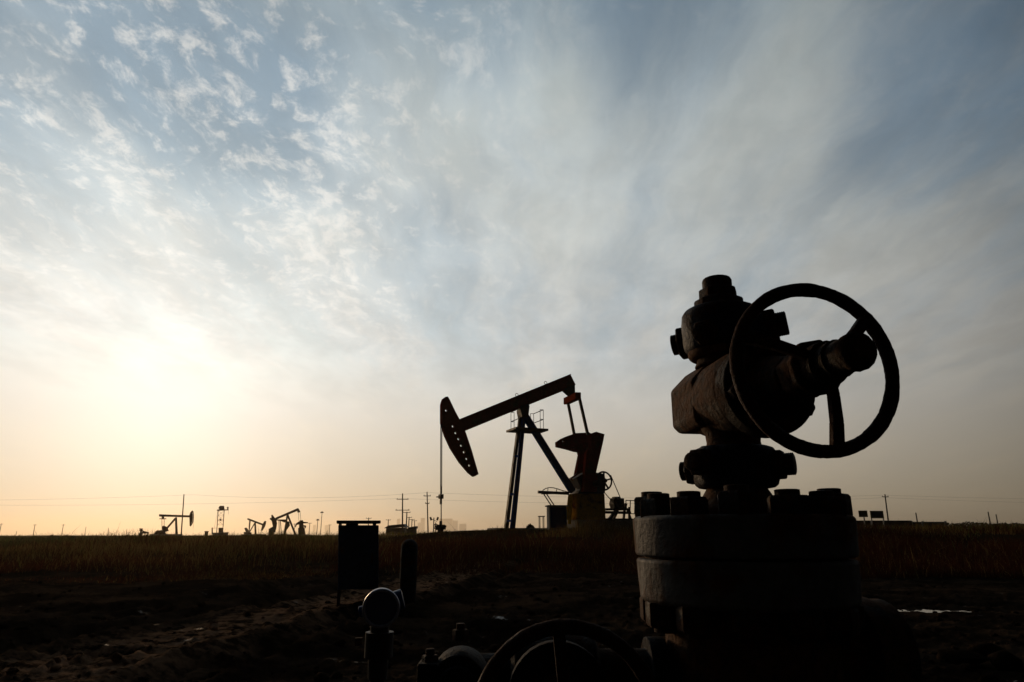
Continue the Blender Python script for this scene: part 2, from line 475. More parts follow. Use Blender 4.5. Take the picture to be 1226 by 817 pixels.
def build_grass():
    N = 330000
    # distance distribution
    d = np.concatenate([13.3 * np.exp(rng.random(int(N * .72)) * math.log(38 / 13.3)), 34 * np.exp(rng.random(N - int(N * .72)) * math.log(260 / 34))])
    tx = np.where(rng.random(N) < .9, rng.uniform(-0.86, 0.86, N), rng.uniform(-1.5, 1.5, N))
    a = np.arctan(tx); x = d * np.sin(a) ; y = d * np.cos(a)
    # clumping
    dens = fbm(x * 0.45, y * 0.45, 3, 21)
    edge = 14.3 + 3.2 * (fbm(x * 0.25, y * 0.25 + 40, 2, 31) - 0.5) * 2
    keep = (rng.random(N) < np.clip((dens - 0.30) * 3.2, 0.03, 1)) & (d > edge) & ~((np.abs(x - PUMP_XY[0] - .3) < 5.6) & (np.abs(y - PUMP_XY[1]) < 2.2))
    x, y, d, dens = x[keep], y[keep], d[keep], dens[keep]
    n = len(x)
    z = hgt(x, y)
    big = fbm(x * 0.16 + 9, y * 0.10, 3, 61)
    H = (0.10 + 0.26 * rng.random(n) ** 1.5) * (0.35 + 1.1 * dens) * (0.45 + 1.2 * np.clip((big - .25) * 2, 0, 1)) * np.clip((d - 12.5) / 6, 0.35, 1)
    H *= np.where(rng.random(n) < 0.012, 1.4, 1)
    for tx_, td_, tr_ in ((572, 30, 1.0), (600, 29, .5), (20, 33, 1.2), (160, 31, .8), (75, 32, 1.0), (1180, 34, 1.5), (1100, 30, 1.0), (705, 27, .8)):
        t_ = at(tx_, 640, td_); H = H * (1 + 1.0 * np.exp(-(((x - t_.x) / tr_) ** 2 + ((y - t_.y) / 1.5) ** 2)))
    near = (np.abs(x - PUMP_XY[0] - .3) < 7) & (np.abs(y - PUMP_XY[1]) < 4); H = np.where(near, H * 0.55, H)
    W = 0.007 + 0.00028 * d
    th = rng.random(n) * 2 * np.pi
    bend = rng.normal(0, 0.6, n) * H; bt = rng.random(n) * 2 * np.pi
    dx, dy = np.cos(th), np.sin(th)
    V = np.zeros((n, 5, 3))
    for k, (s, f) in enumerate(((-1, 0), (1, 0), (1, .55), (-1, .55), (0, 1.0))):
        wk = W * (1 if f == 0 else 0.75) * 0.5 * s
        V[:, k, 0] = x + dx * wk + np.cos(bt) * bend * f * f
        V[:, k, 1] = y + dy * wk + np.sin(bt) * bend * f * f
        V[:, k, 2] = z - 0.02 + H * f
    o = np.arange(n) * 5
    quads = np.stack([o, o + 1, o + 2, o + 3], -1); tris = np.stack([o + 3, o + 2, o + 4], -1)
    me = bpy.data.meshes.new('grass')
    nv = n * 5
    me.vertices.add(nv); me.vertices.foreach_set('co', V.reshape(-1))
    nl = n * 7
    me.loops.add(nl); me.polygons.add(n * 2)
    li = np.concatenate([quads, tris], 1).reshape(-1)
    me.loops.foreach_set('vertex_index', li.astype(np.int32))
    st = np.stack([np.arange(n) * 7, np.arange(n) * 7 + 4], -1).reshape(-1)
    me.polygons.foreach_set('loop_start', st.astype(np.int32))
    me.update(calc_edges=True); me.validate()
    # species colour of each plant: rust-red seepweed near, straw and green farther away
    red = np.array([0.046, 0.015, 0.007]); straw = np.array([0.15, 0.098, 0.034]); green = np.array([0.070, 0.082, 0.020])
    p = fbm(x * 0.18 + 5, y * 0.18, 3, 44)
    wr = np.clip(1.35 - (d - 15) / 12 + (p - .5) * 2.2, 0.08, 0.92); wg = np.clip((d - 22) / 20 + (p - .5) * 1.5, 0.1, 0.8)
    u = rng.random(n); u2 = rng.random(n)
    c = np.where((u < wr)[:, None], red, np.where((u2 < wg)[:, None], green, straw)) * ((0.6 + 0.8 * rng.random(n)) * (0.30 + 1.25 * np.clip((fbm(x * .22 + 30, y * .09, 4, 91) - .3) * 2.4, 0, 1)))[:, None]
    ca = me.color_attributes.new('plant', 'FLOAT_COLOR', 'POINT')
    full = np.ones((n, 5, 4)); full[:, :, :3] = c[:, None, :]
    ca.data.foreach_set('color', full.reshape(-1))
    mt = bpy.data.materials.new('dry_grass'); mt.use_nodes = True
    g = NT(mt.node_tree)
    at_ = g.n('ShaderNodeAttribute', attribute_name='plant')
    df = g.n('ShaderNodeBsdfDiffuse'); g.put(df.inputs[0], at_.outputs[0])
    tr = g.n('ShaderNodeBsdfTranslucent'); g.put(tr.inputs[0], at_.outputs[0])
    mx = g.n('ShaderNodeMixShader'); mx.inputs[0].default_value = 0.45
    g.put(mx.inputs[1], df.outputs[0]); g.put(mx.inputs[2], tr.outputs[0])
    o_ = g.n('ShaderNodeOutputMaterial'); g.put(o_.inputs[0], mx.outputs[0])
    me.materials.append(mt)
    ob = bpy.data.objects.new('grass', me); COL.objects.link(ob)
    tag(ob, 'dry rust brown and green grass covering the field', 'grass', kind='stuff')


def build_clods():
    mb = MB()
    for k in range(1100):
        d = 3.6 * math.exp(random.random() * math.log(4.2)); a = math.atan(random.uniform(-0.85, 0.85))
        x, y = d * math.sin(a), d * math.cos(a)
        if math.hypot(x - 0.55, y - 1.7) < 0.5: continue
        s = random.choice((0.010, 0.014, 0.02, 0.02, 0.03, 0.045)) * random.uniform(0.6, 1.3)
        clod_into(mb, x, y, s)
    for px, py, s in ((240, 795, .11), (230, 800, .07), (1060, 778, .13), (1085, 790, .09), (1150, 795, .12), (1180, 785, .10), (1205, 800, .13), (610, 795, .06), (690, 735, .05), (1010, 775, .1)):
        r_ = ray(px, py); t = -0.8 / r_.z
        clod_into(mb, r_.x * t, r_.y * t, s)
    ob = mb.build('mud_clods', bpy.data.materials['wet_mud'], None, 60)
    tag(ob, 'clods and stones scattered over the mud', 'clods', kind='stuff')


def clod_into(mb, x, y, s):
    bm = bmesh.new(); bmesh.ops.create_icosphere(bm, subdivisions=1, radius=1)
    z = h1(x, y)
    e = Euler((random.random() * 6, random.random() * 6, random.random() * 6)).to_matrix()
    sc = Vector((random.uniform(.7, 1.4), random.uniform(.7, 1.4), random.uniform(.45, .8)))
    vs = []
    for v in bm.verts:
        q = e @ (v.co * random.uniform(0.72, 1.18)); vs.append((x + q.x * s * sc.x, y + q.y * s * sc.y, z + s * 0.25 + q.z * s * sc.z))
    fs = [tuple(v.index for v in f.verts) for f in bm.faces]
    bm.free(); mb.add(vs, fs)


# ------------------------------------------------------------------ traced frame: plane with yaw, real depth and thickness
class Frame:
    """local axes: s to the right, off towards the camera, t up; pixel outlines are put on a plane standing at a real distance"""
    def __init__(self, px, Y, beta, z0):
        p = at(px, 638, Y)
        self.O = Vector((p.x, Y, z0)); self.b = beta
        self.u = Vector((math.cos(beta), math.sin(beta), 0)); self.w = Vector((math.sin(beta), -math.cos(beta), 0))

    def st(self, px, py, off=0.0):
        o = self.O + self.w * off; r = ray(px, py)
        k = (o - CAM).dot(self.w) / r.dot(self.w)
        q = CAM + r * k - o
        return (q.dot(self.u), q.z)

    def p(self, px, py, off=0.0):
        s, t = self.st(px, py, off)
        return Vector((s, -off, t))

    def poly(self, pts, off=0.0): return [self.st(x, y, off) for x, y in pts]
    def m(self, npx): return npx * self.O.y / F


def Zm(pts, ox, oy, k): return [(ox + x / k, oy + y / k) for x, y in pts]


# ------------------------------------------------------------------ main pumpjack
def nut_into(mb, p, axis, r, h, tip=0.0, tr=None, phase=0.0):
    mb.lathe(p, axis, [(0, r * 0.96), (h * 0.08, r), (h * 0.88, r), (h, r * 0.9)], 6, phase)
    if tip: q_ = tr or r * 0.62; n_ = 5; L_ = tip * .9 + h * .1; mb.lathe(Vector(p) + Vector(axis).normalized() * (h * 0.9), axis, [(L_ * i / (2 * n_), q_ * (1 if i % 2 == 0 else .93)) for i in range(2 * n_ + 1)] + [(tip + h * .1, q_ * 0.82)], 16)


def build_pumpjack():
    z0 = 0.92
    fr = Frame(640, 34.0, R(21), z0)
    root = thing('pumpjack', 'large dark red pumpjack with blue legs and perforated horsehead facing left', 'pumpjack', fr.O, fr.b, 'pumpjacks in the oil field')
    A = lambda pts: Zm(pts, 510, 430, 3.715)
    B = lambda pts: Zm(pts, 645, 500, 5.833)
    one = lambda f, p: f([p])[0]
    # walking beam (I section)
    bp = A([(148, 268), (640, 68), (652, 92), (664, 116), (645, 128), (600, 146), (172, 321)])
    mb = MB()
    q = fr.poly(bp)
    mb.prism(q, -0.06, 0.06)
    up0, up1 = fr.st(*one(A, (149, 270))), fr.st(*one(A, (640, 71)))
    lo0, lo1 = fr.st(*one(A, (171, 318))), fr.st(*one(A, (655, 122)))
    for (s0, t0), (s1, t1) in ((up0, up1), (lo0, lo1)):
        mb.bar((s0, 0, t0), (s1, 0, t1), 0.30, 0.045, up=(0, 0, 1))
    for k in range(1, 7):
        f = k / 7
        a = Vector((up0[0], 0, up0[1])).lerp(Vector((up1[0], 0, up1[1])), f); b = Vector((lo0[0], 0, lo0[1])).lerp(Vector((lo1[0], 0, lo1[1])), f)
        mb.bar(a, b, 0.28, 0.025, up=(0, 0, 1) if abs((b - a).normalized().z) < .9 else (1, 0, 0))
    beam = mb.build('walking_beam', M['pumpred'], root, bevel=0)
    # small lifting eyes on top of the beam
    for zx, zy in ((404, 160), (532, 106)):
        c = fr.p(*one(A, (zx, zy)))
        MB().torus(c, (0, 1, 0), 0.075, 0.015, 16, 6).build('lifting_eye', M['dark'], beam)
    # tail bearing bracket
    MB().prism(fr.poly(A([(608, 136), (655, 116), (656, 152), (645, 165), (634, 160)])), -0.22, 0.22).build('tail_bearing', M['dark'], root, bevel=0.02)
    # horsehead
    hh = A([(68, 285), (67, 195), (73, 178), (84, 170), (95, 169), (104, 185), (128, 235), (150, 276), (172, 322), (200, 405), (231, 513), (214, 523), (190, 505), (150, 458), (110, 395), (85, 340), (72, 300)])
    hl = [(88, 230), (118, 300), (130, 330), (143, 357), (155, 386), (167, 415), (179, 445), (191, 474)]
    holes = [(*fr.st(*one(A, h)), 0.064) for h in hl]
    head = MB().prism(fr.poly(hh), -0.12, 0.12, holes=holes).build('horsehead', M['pumpred'], root, smooth=30)
    # curved front plate of the horsehead
    arc = [fr.st(*p) for p in A([(68, 200), (68, 285), (85, 340), (110, 395), (150, 458), (190, 505), (212, 522)])]
    mb = MB()
    for a, b in zip(arc[:-1], arc[1:]): mb.bar((a[0], 0, a[1]), (b[0], 0, b[1]), 0.34, 0.04, up=(0.3, 0, 1))
    mb.build('wireline_plate', M['pumpred'], head)
    # bridle, carrier bar, polished rod
    top = fr.p(*one(A, (68.5, 250))); bar = fr.p(*one(A, (67, 612))); bot = fr.p(*one(A, (67.5, 752)))
    mb = MB()
    for dy in (-0.10, 0.10): mb.path([top + Vector((0, dy, 0)), bar + Vector((0, dy, 0.12))], 0.022, 6)
    mb.build('bridle_cable', M['cable'], root)
    mb = MB(); mb.box(bar, (0.16, 0.36, 0.20)); mb.box(bar + Vector((-0.10, 0, -.02)), (0.24, .1, .05)); mb.box(bar + Vector((0, 0, 0.32)), (.06, .1, .3)); mb.box(bar + Vector((.0, 0, -.2)), (.09, .1, .3))
    mb.build('carrier_bar', M['dark'], root, bevel=0.01)
    MB().tube(bar + Vector((0, 0, 0.2)), bot, 0.026, 8).build('polished_rod', M['dark'], root)
    # samson post: two front legs, one back leg
    apex = fr.p(*one(A, (432, 232)))
    for a, b, mt, w0, w1, o in (((420, 248), (357, 746), 'dark', 0.14, 0.18, -0.55), ((436, 250), (384, 746), 'pumpblue', 0.17, 0.21, 0.55)):
        p = fr.p(*one(A, a), o * 0.25); q_ = fr.p(*one(A, b), o)
        leg = MB().bar(p, q_ - Vector((0, 0, .15)), w0, w0, up=(1, 0, 0), w2=w1).build('leg', M[mt], root, bevel=0.01)
        if o < 0:
            mb = MB()                                            # ladder on the far front leg
            d = (q_ - p); L = d.length; d.normalize()
            sd = Vector((0, 1, 0))
            for s in (-0.2, 0.2): mb.tube(p + sd * s + Vector((.05, .2, 0)) + d * 0.8, q_ + sd * s + Vector((.05, .2, 0)), 0.018, 6)
            for k in range(22):
                c = p + d * (0.8 + (L - .9) * k / 22) + Vector((.05, .2, 0)); mb.tube(c - sd * .2, c + sd * .2, 0.014, 6)
            mb.build('ladder', M['dark'], root)
    MB().bar(fr.p(*one(A, (440, 252))), fr.p(*one(A, (652, 590))), 0.30, 0.30, up=(1, 0, 0.5)).build('rear_leg', M['pumpblue'], root, bevel=0.012)
    for f in (0.38, 0.72, 0.95):
        mb = MB()
        a = fr.p(*one(A, (420, 248)), -.14).lerp(fr.p(*one(A, (357, 746)), -.55), f); b = fr.p(*one(A, (436, 250)), .14).lerp(fr.p(*one(A, (384, 746)), .55), f)
        mb.bar(a, b, 0.1, 0.1)
        mb.build('cross_brace', M['pumpblue'], root)
    MB().prism(fr.poly(A([(412, 230), (418, 212), (445, 204), (452, 212), (446, 262), (418, 262)])), -0.3, 0.3).build('saddle_bearing', M['dark'], root, bevel=0.02)
    # service platform with railing
    mb = MB()
    pz = fr.p(*one(A, (440, 318)))
    s0, s1 = fr.st(*one(A, (377, 321)))[0], fr.st(*one(A, (521, 305)))[0]
    zc = pz.z
    mb.box(((s0 + s1) / 2, 0, zc), (s1 - s0, 1.3, 0.10))
    mb.bar(Vector((s0 + .3, 0, zc - .02)), fr.p(*one(A, (424, 400))), 0.06); mb.bar(Vector((s1 - .3, 0, zc - .02)), fr.p(*one(A, (480, 340))), 0.06)
    plat = mb.build('service_platform', M['dark'], root)
    mb = MB()
    mid = (s0 + s1) / 2
    for a, b in ((s0 + .25, mid - .45), (mid + .45, s1 - .25)):
        mb = MB(); out = a if a < mid - .45 else b
        for dy in (-.62, .62):
            for s in (a, b): mb.tube((s, dy, zc), (s, dy, zc + 0.98), 0.015, 6)
            mb.tube((a, dy, zc + .98), (b, dy, zc + .98), 0.015, 6); mb.tube((a, dy, zc + .5), (b, dy, zc + .5), 0.018, 6)
        for h in (.5, .98): mb.tube((out, -.62, zc + h), (out, .62, zc + h), 0.02, 6)
        mb.build('railing', M['dark'], plat)
    # equalizer, pitman arms
    eq = fr.p(*one(A, (651, 171)))
    e0, e1 = fr.p(*one(A, (633, 184)), -0.80), fr.p(*one(A, (672, 166)), 0.80)
    ex = (e1 - e0).normalized()
    MB().bar(e0 - ex * .42, e1 + ex * .22, 0.30, 0.36).build('equalizer', M['pumporange'], root, bevel=0.03)
    for a, b, o in (((631, 190), (660, 338), -0.80), ((682, 172), (720, 338), 0.80)):
        p, q_ = fr.p(*one(A, a), o), fr.p(*one(A, b), o)
        MB().bar(p, q_, 0.12, 0.13, up=(1, 0, 0)).build('pitman_arm', M['dark'], root, bevel=0.01)
    # cranks with counterweights
    farp = B([(255, 395), (282, 262), (276, 242), (250, 238), (200, 223), (126, 206), (124, 172), (160, 148), (200, 130), (258, 110), (350, 106), (375, 200), (360, 520), (262, 520), (246, 470)])
    fh = [(*fr.st(*B([h])[0], -0.62), 0.07) for h in ((172, 168), (238, 214))]
    c1 = MB().prism(fr.poly(farp, -0.62), -0.80, -0.55, holes=fh).build('crank', M['pumpred'], root, bevel=0.0)
    nearp = B([(300, 520), (322, 250), (352, 200), (340, 106), (356, 116), (390, 103), (448, 120), (440, 165), (388, 392), (400, 410), (396, 520)])
    nh = [(*fr.st(*B([(405, 163)])[0], 0.62), 0.085)]
    c2 = MB().prism(fr.poly(nearp, 0.62), 0.55, 0.80, holes=nh).build('crank', M['pumpred'], root, bevel=0.0)
    cw = B([(205, 150), (258, 113), (340, 108), (352, 130), (344, 190), (300, 228), (270, 235), (212, 215)])
    MB().prism(fr.poly(cw, -0.8), -1.15, -0.80).build('counterweight', M['pumpred'], c1, bevel=0.03)
    cw2 = B([(345, 130), (362, 112), (392, 108), (430, 122), (416, 230), (360, 250), (345, 200)])
    MB().prism(fr.poly(cw2, 0.8), 0.80, 1.10, holes=[(*fr.st(*B([(405, 163)])[0], 0.8), 0.085)]).build('counterweight', M['pumpred'], c2, bevel=0.0)
    # gearbox and shaft
    MB().prism(fr.poly(B([(232, 425), (262, 408), (290, 388), (395, 392), (422, 400), (436, 440), (434, 490), (430, 535), (245, 535), (262, 500), (250, 470)])), -0.52, 0.52).build('gearbox', M['dark'], root, bevel=0.04)
    mb = MB(); mb.path([fr.p(*p, 0.3) for p in B([(292, 382), (262, 402), (238, 418), (228, 428), (240, 440)])], 0.04, 8)
    mb.build('brake_linkage', M['pumporange'], root)
    sh = fr.p(*B([(345, 470)])[0]); mb = MB().tube(sh + Vector((0, 1.2, 0)), sh - Vector((0, 1.2, 0)), 0.16, 16)
    mb.build('crank_shaft', M['dark'], root)
    # pedestal
    mb = MB().prism(fr.poly(B([(238, 535), (434, 535), (443, 728), (240, 742)])), -0.40, 0.40)
    mb.build('pedestal', M['pedestal'], root, bevel=0.03)
    # yellow A-frame at the front of the pedestal
    mb = MB()
    for o in (-0.1, 0.45):
        mb.tube(fr.p(*B([(217, 545)])[0], o), fr.p(*B([(198, 715)])[0], o), 0.085, 12)
        mb.tube(fr.p(*B([(226, 545)])[0], o), fr.p(*B([(214, 745)])[0], o), 0.085, 12)
    mb.bar(fr.p(*B([(221, 556)])[0], -.15), fr.p(*B([(221, 556)])[0], .55), 0.22, 0.3)
    mb.build('yellow_post', M['pumpyellow'], root, bevel=0.01)
    # flywheel, belts, motor
    fc = fr.p(*B([(454, 443)])[0], 0.55); rad = fr.m(10.6)
    mb = MB().torus(fc, (0, 1, 0), rad, 0.045, 48, 8)
    for k in range(5):
        t = R(15 + 72 * k); mb.bar(fc, fc + Vector((math.cos(t), 0, math.sin(t))) * rad, 0.07, 0.07)
    mb.lathe(fc + Vector((0, 0.2, 0)), (0, -1, 0), [(0, 0.10), (0.4, 0.10)], 16)
    mb.build('flywheel', M['dark'], root)
    mc = fr.p(*B([(556, 600)])[0], 0.55)
    mb = MB(); mb.lathe(mc + Vector((0, 0.55, 0)), (0, -1, 0), [(0, .2), (.06, .26), (.16, .28), (.62, .28), (.7, .24), (.74, .1)], 18)
    mb.box(mc + Vector((0, .2, .27)), (.3, .3, .12)); mb.box(mc + Vector((-.2, .1, .05)), (.2, .3, .16))
    for k in range(7): mb.box(mc + Vector((0, .3 - k * .06, 0)), (.60, .02, .5))
    mb.build('motor', M['dark'], root, bevel=0.0)
    mb = MB()
    mb.path([fc + Vector((rad * .92, 0, .30)), mc + Vector((.16, 0, .2))], 0.022, 6); mb.path([fc + Vector((-.12, 0, -rad)), mc + Vector((-.2, 0, -.05))], 0.022, 6)
    mb.build('drive_belt', M['cable'], root)
    mb = MB()
    f_ = lambda a, b, w: mb.bar(fr.p(*B([a])[0], 0.3), fr.p(*B([b])[0], 0.3), w, w * .8)
    f_((468, 642), (620, 642), 0.14); f_((445, 662), (640, 666), 0.16); f_((540, 648), (490, 715), 0.16); f_((600, 640), (592, 716), 0.09); f_((552, 650), (520, 716), 0.12); f_((620, 640), (645, 716), 0.09); f_((445, 712), (665, 714), 0.14)
    f_((610, 600), (600, 640), 0.12); f_((630, 625), (630, 716), 0.07)
    for a, b in (((468, 642), (620, 642)), ((540, 648), (490, 715)), ((600, 640), (592, 716))): mb.bar(fr.p(*B([a])[0], -0.4), fr.p(*B([b])[0], -0.4), .1, .1)
    mb.build('motor_stand', M['dark'], root)
    mb = MB()
    pts = [fr.p(*p, 0.5) for p in B([(608, 579), (671, 581), (669, 674), (618, 668)])]
    for a, b in zip(pts, pts[1:] + pts[:1]): mb.tube(a, b, 0.024, 6)
    a, b = fr.p(*B([(640, 580)])[0], .5), fr.p(*B([(636, 716)])[0], .5); mb.tube(a, b, 0.03, 6)
    mb.build('belt_guard', M['dark'], root)
    # concrete skid under pedestal and motor
    s0, s1 = fr.st(*B([(225, 740)])[0])[0], fr.st(*B([(668, 716)])[0])[0]
    tz = fr.st(*B([(540, 718)])[0])[1]
    mb = MB().box(((s0 + s1) / 2 + .1, 0, tz / 2 - .25), (s1 - s0 + .4, 1.9, tz + .5))
    s2 = fr.st(*one(A, (365, 745)))[0]
    mb.box(((s0 + s2) / 2 - .3, 0, .03), (s0 - s2 + 1.0, 1.5, 0.16))
    mb.build('concrete_base', M['concrete'], root, bevel=0.03)
    # brake walkway: long bar with an arched rail, propped by two struts
    mb = MB()
    o = 0.7
    mb.bar(fr.p(*B([(-4, 521)])[0], o), fr.p(*B([(208, 531)])[0], o), 0.13, 0.13); mb.bar(fr.p(*B([(20, 530)])[0], o), fr.p(*B([(208, 527)])[0], o), 0.10, 0.10)
    wk = mb.build('brake_walkway', M['dark'], root)
    mb = MB()
    arc = B([(24, 524), (30, 508), (48, 496), (72, 490), (100, 491), (135, 500), (170, 512), (205, 521)])
    mb.path([fr.p(*p, o) for p in arc], 0.022, 6)
    for a, b in (((65, 491), (62, 524)), ((128, 498), (120, 526)), ((170, 512), (168, 526))): mb.tube(fr.p(*B([a])[0], o), fr.p(*B([b])[0], o), 0.018, 6)
    mb.build('arched_rail', M['dark'], wk)
    mb = MB()
    for a, b in (((32, 530), (86, 614)), ((52, 530), (108, 614))): mb.tube(fr.p(*B([a])[0], o), fr.p(*B([b])[0], o) + (fr.p(*B([b])[0], o) - fr.p(*B([a])[0], o)) * 0.95, 0.028, 6)
    mb.build('strut', M['dark'], wk)
    return fr


def build_pump_cabinet():
    z0 = 0.80
    Y = 31.6
    c = at(664, 620, Y)
    w = 30.0 * Y / F
    top = at(664, 605.5, Y).z
    z0 = h1(c.x, c.y) - 0.05
    root = thing('control_cabinet', 'grey blue sheet steel cabinet on the mound in front of the large pumpjack', 'cabinet', (c.x, c.y, z0), R(8))
    h = top - z0
    MB().box((0.1, 0, h / 2), (0.80, 0.62, h - .06)).build('body', M['greybox'], root, bevel=0.015)
    MB().box((0.1, 0, h - .02), (0.92, 0.74, 0.06)).build('top_cover', M['greybox'], root, bevel=0.01)
    d = MB().box((0.1, -0.325, h * .52), (0.70, 0.03, h * 0.8)).build('door', M['pumpblue'], root, bevel=0.006)
    mb = MB(); mb.box((0.36, -0.36, h * .55), (0.03, 0.04, 0.16)); mb.build('handle', M['dark'], d)
    c2 = at(648.3, 625, Y - .2)
    z2 = h1(c2.x, c2.y)
    mb = MB(); hh = 0.62
    for x in (-.09, .09):
        for y in (-.09, .09): mb.bar((x, y, 0), (x, y, at(648, 618.5, Y - .2).z - z2), 0.025)
    r2 = thing('meter_stand', 'thin open metal stand beside the grey blue cabinet', 'stand', (c2.x, c2.y, z2), 0.2)
    mb.build('frame', M['dark'], r2)
    t = at(648, 618.5, Y - .2).z - z2
    MB().box((0, 0, t), (.26, .26, .04)).build('plate', M['dark'], r2)


def build_pump_wellhead():
    Y = 32.6
    c = at(527.6, 632, Y); z0 = h1(c.x, Y)
    top = at(527.6, 624, Y).z - z0
    root = thing('wellhead', 'small dark wellhead under the polished rod of the large pumpjack', 'wellhead', (c.x, Y, z0), 0, 'wellheads')
    MB().lathe((0, 0, -.1), (0, 0, 1), [(0, .14), (.2, .14), (.2, .24), (.3, .24), (.3, .13), (top * .7, .13), (top * .7, .2), (top * .7 + .08, .2), (top * .7 + .08, .07), (top + .1, .06)], 18).build('casing', M['dark'], root)
    MB().tube((-.28, 0, top * .5), (.26, 0, top * .5), .05, 10).build('flow_pipe', M['dark'], root)
    mb = MB().torus((-.2, -.22, top * .5), (0, 1, 0), .1, .02, 20, 6); mb.tube((-.2, 0, top * .5), (-.2, -.22, top * .5), .02, 6); mb.build('handwheel', M['dark'], root)


# ------------------------------------------------------------------ far field
def far_jack(name, label, px, Y, beta, conv, spec, base_y):
    """spec: list of (part, kind, points, off0, off1 [,width])"""
    O = at(px, base_y, Y)
    fr = Frame(px, Y, beta, O.z)
    root = thing(name, label, 'pumpjack', fr.O, beta, 'pumpjacks in the oil field')
    for part, kind, pts, a, b, mat, *rest in spec:
        pp = conv(pts)
        mb = MB()
        if kind == 'poly': mb.prism(fr.poly(pp, (a + b) / 2), a, b)
        elif kind == 'polyh': mb.prism(fr.poly(pp, (a + b) / 2), a, b, holes=[(*fr.st(*h, (a + b) / 2), fr.m(0.5)) for h in conv(rest[0])])
        elif kind == 'bars':
            for i in range(0, len(pp), 2): mb.bar(fr.p(*pp[i], a), fr.p(*pp[i + 1], b), fr.m(rest[0]), fr.m(rest[0]), up=(1, 0, 0.01))
        elif kind == 'path': mb.path([fr.p(*p, a) for p in pp], fr.m(rest[0]), 6)
        mb.build(part, M[mat], root, smooth=30)
    # earth-fast concrete pad
    g = h1(fr.O.x, fr.O.y) - fr.O.z
    pts = [p for s in spec for p in conv(s[2])]
    s0 = min(fr.st(*p)[0] for p in pts if p[1] > base_y - 5); s1 = max(fr.st(*p)[0] for p in pts if p[1] > base_y - 5)
    MB().box(((s0 + s1) / 2, 0, (g - .5) / 2 + .02), (s1 - s0 + .6, 2.6, abs(g) + .6)).build('concrete_base', M['concrete'], root)
    return root


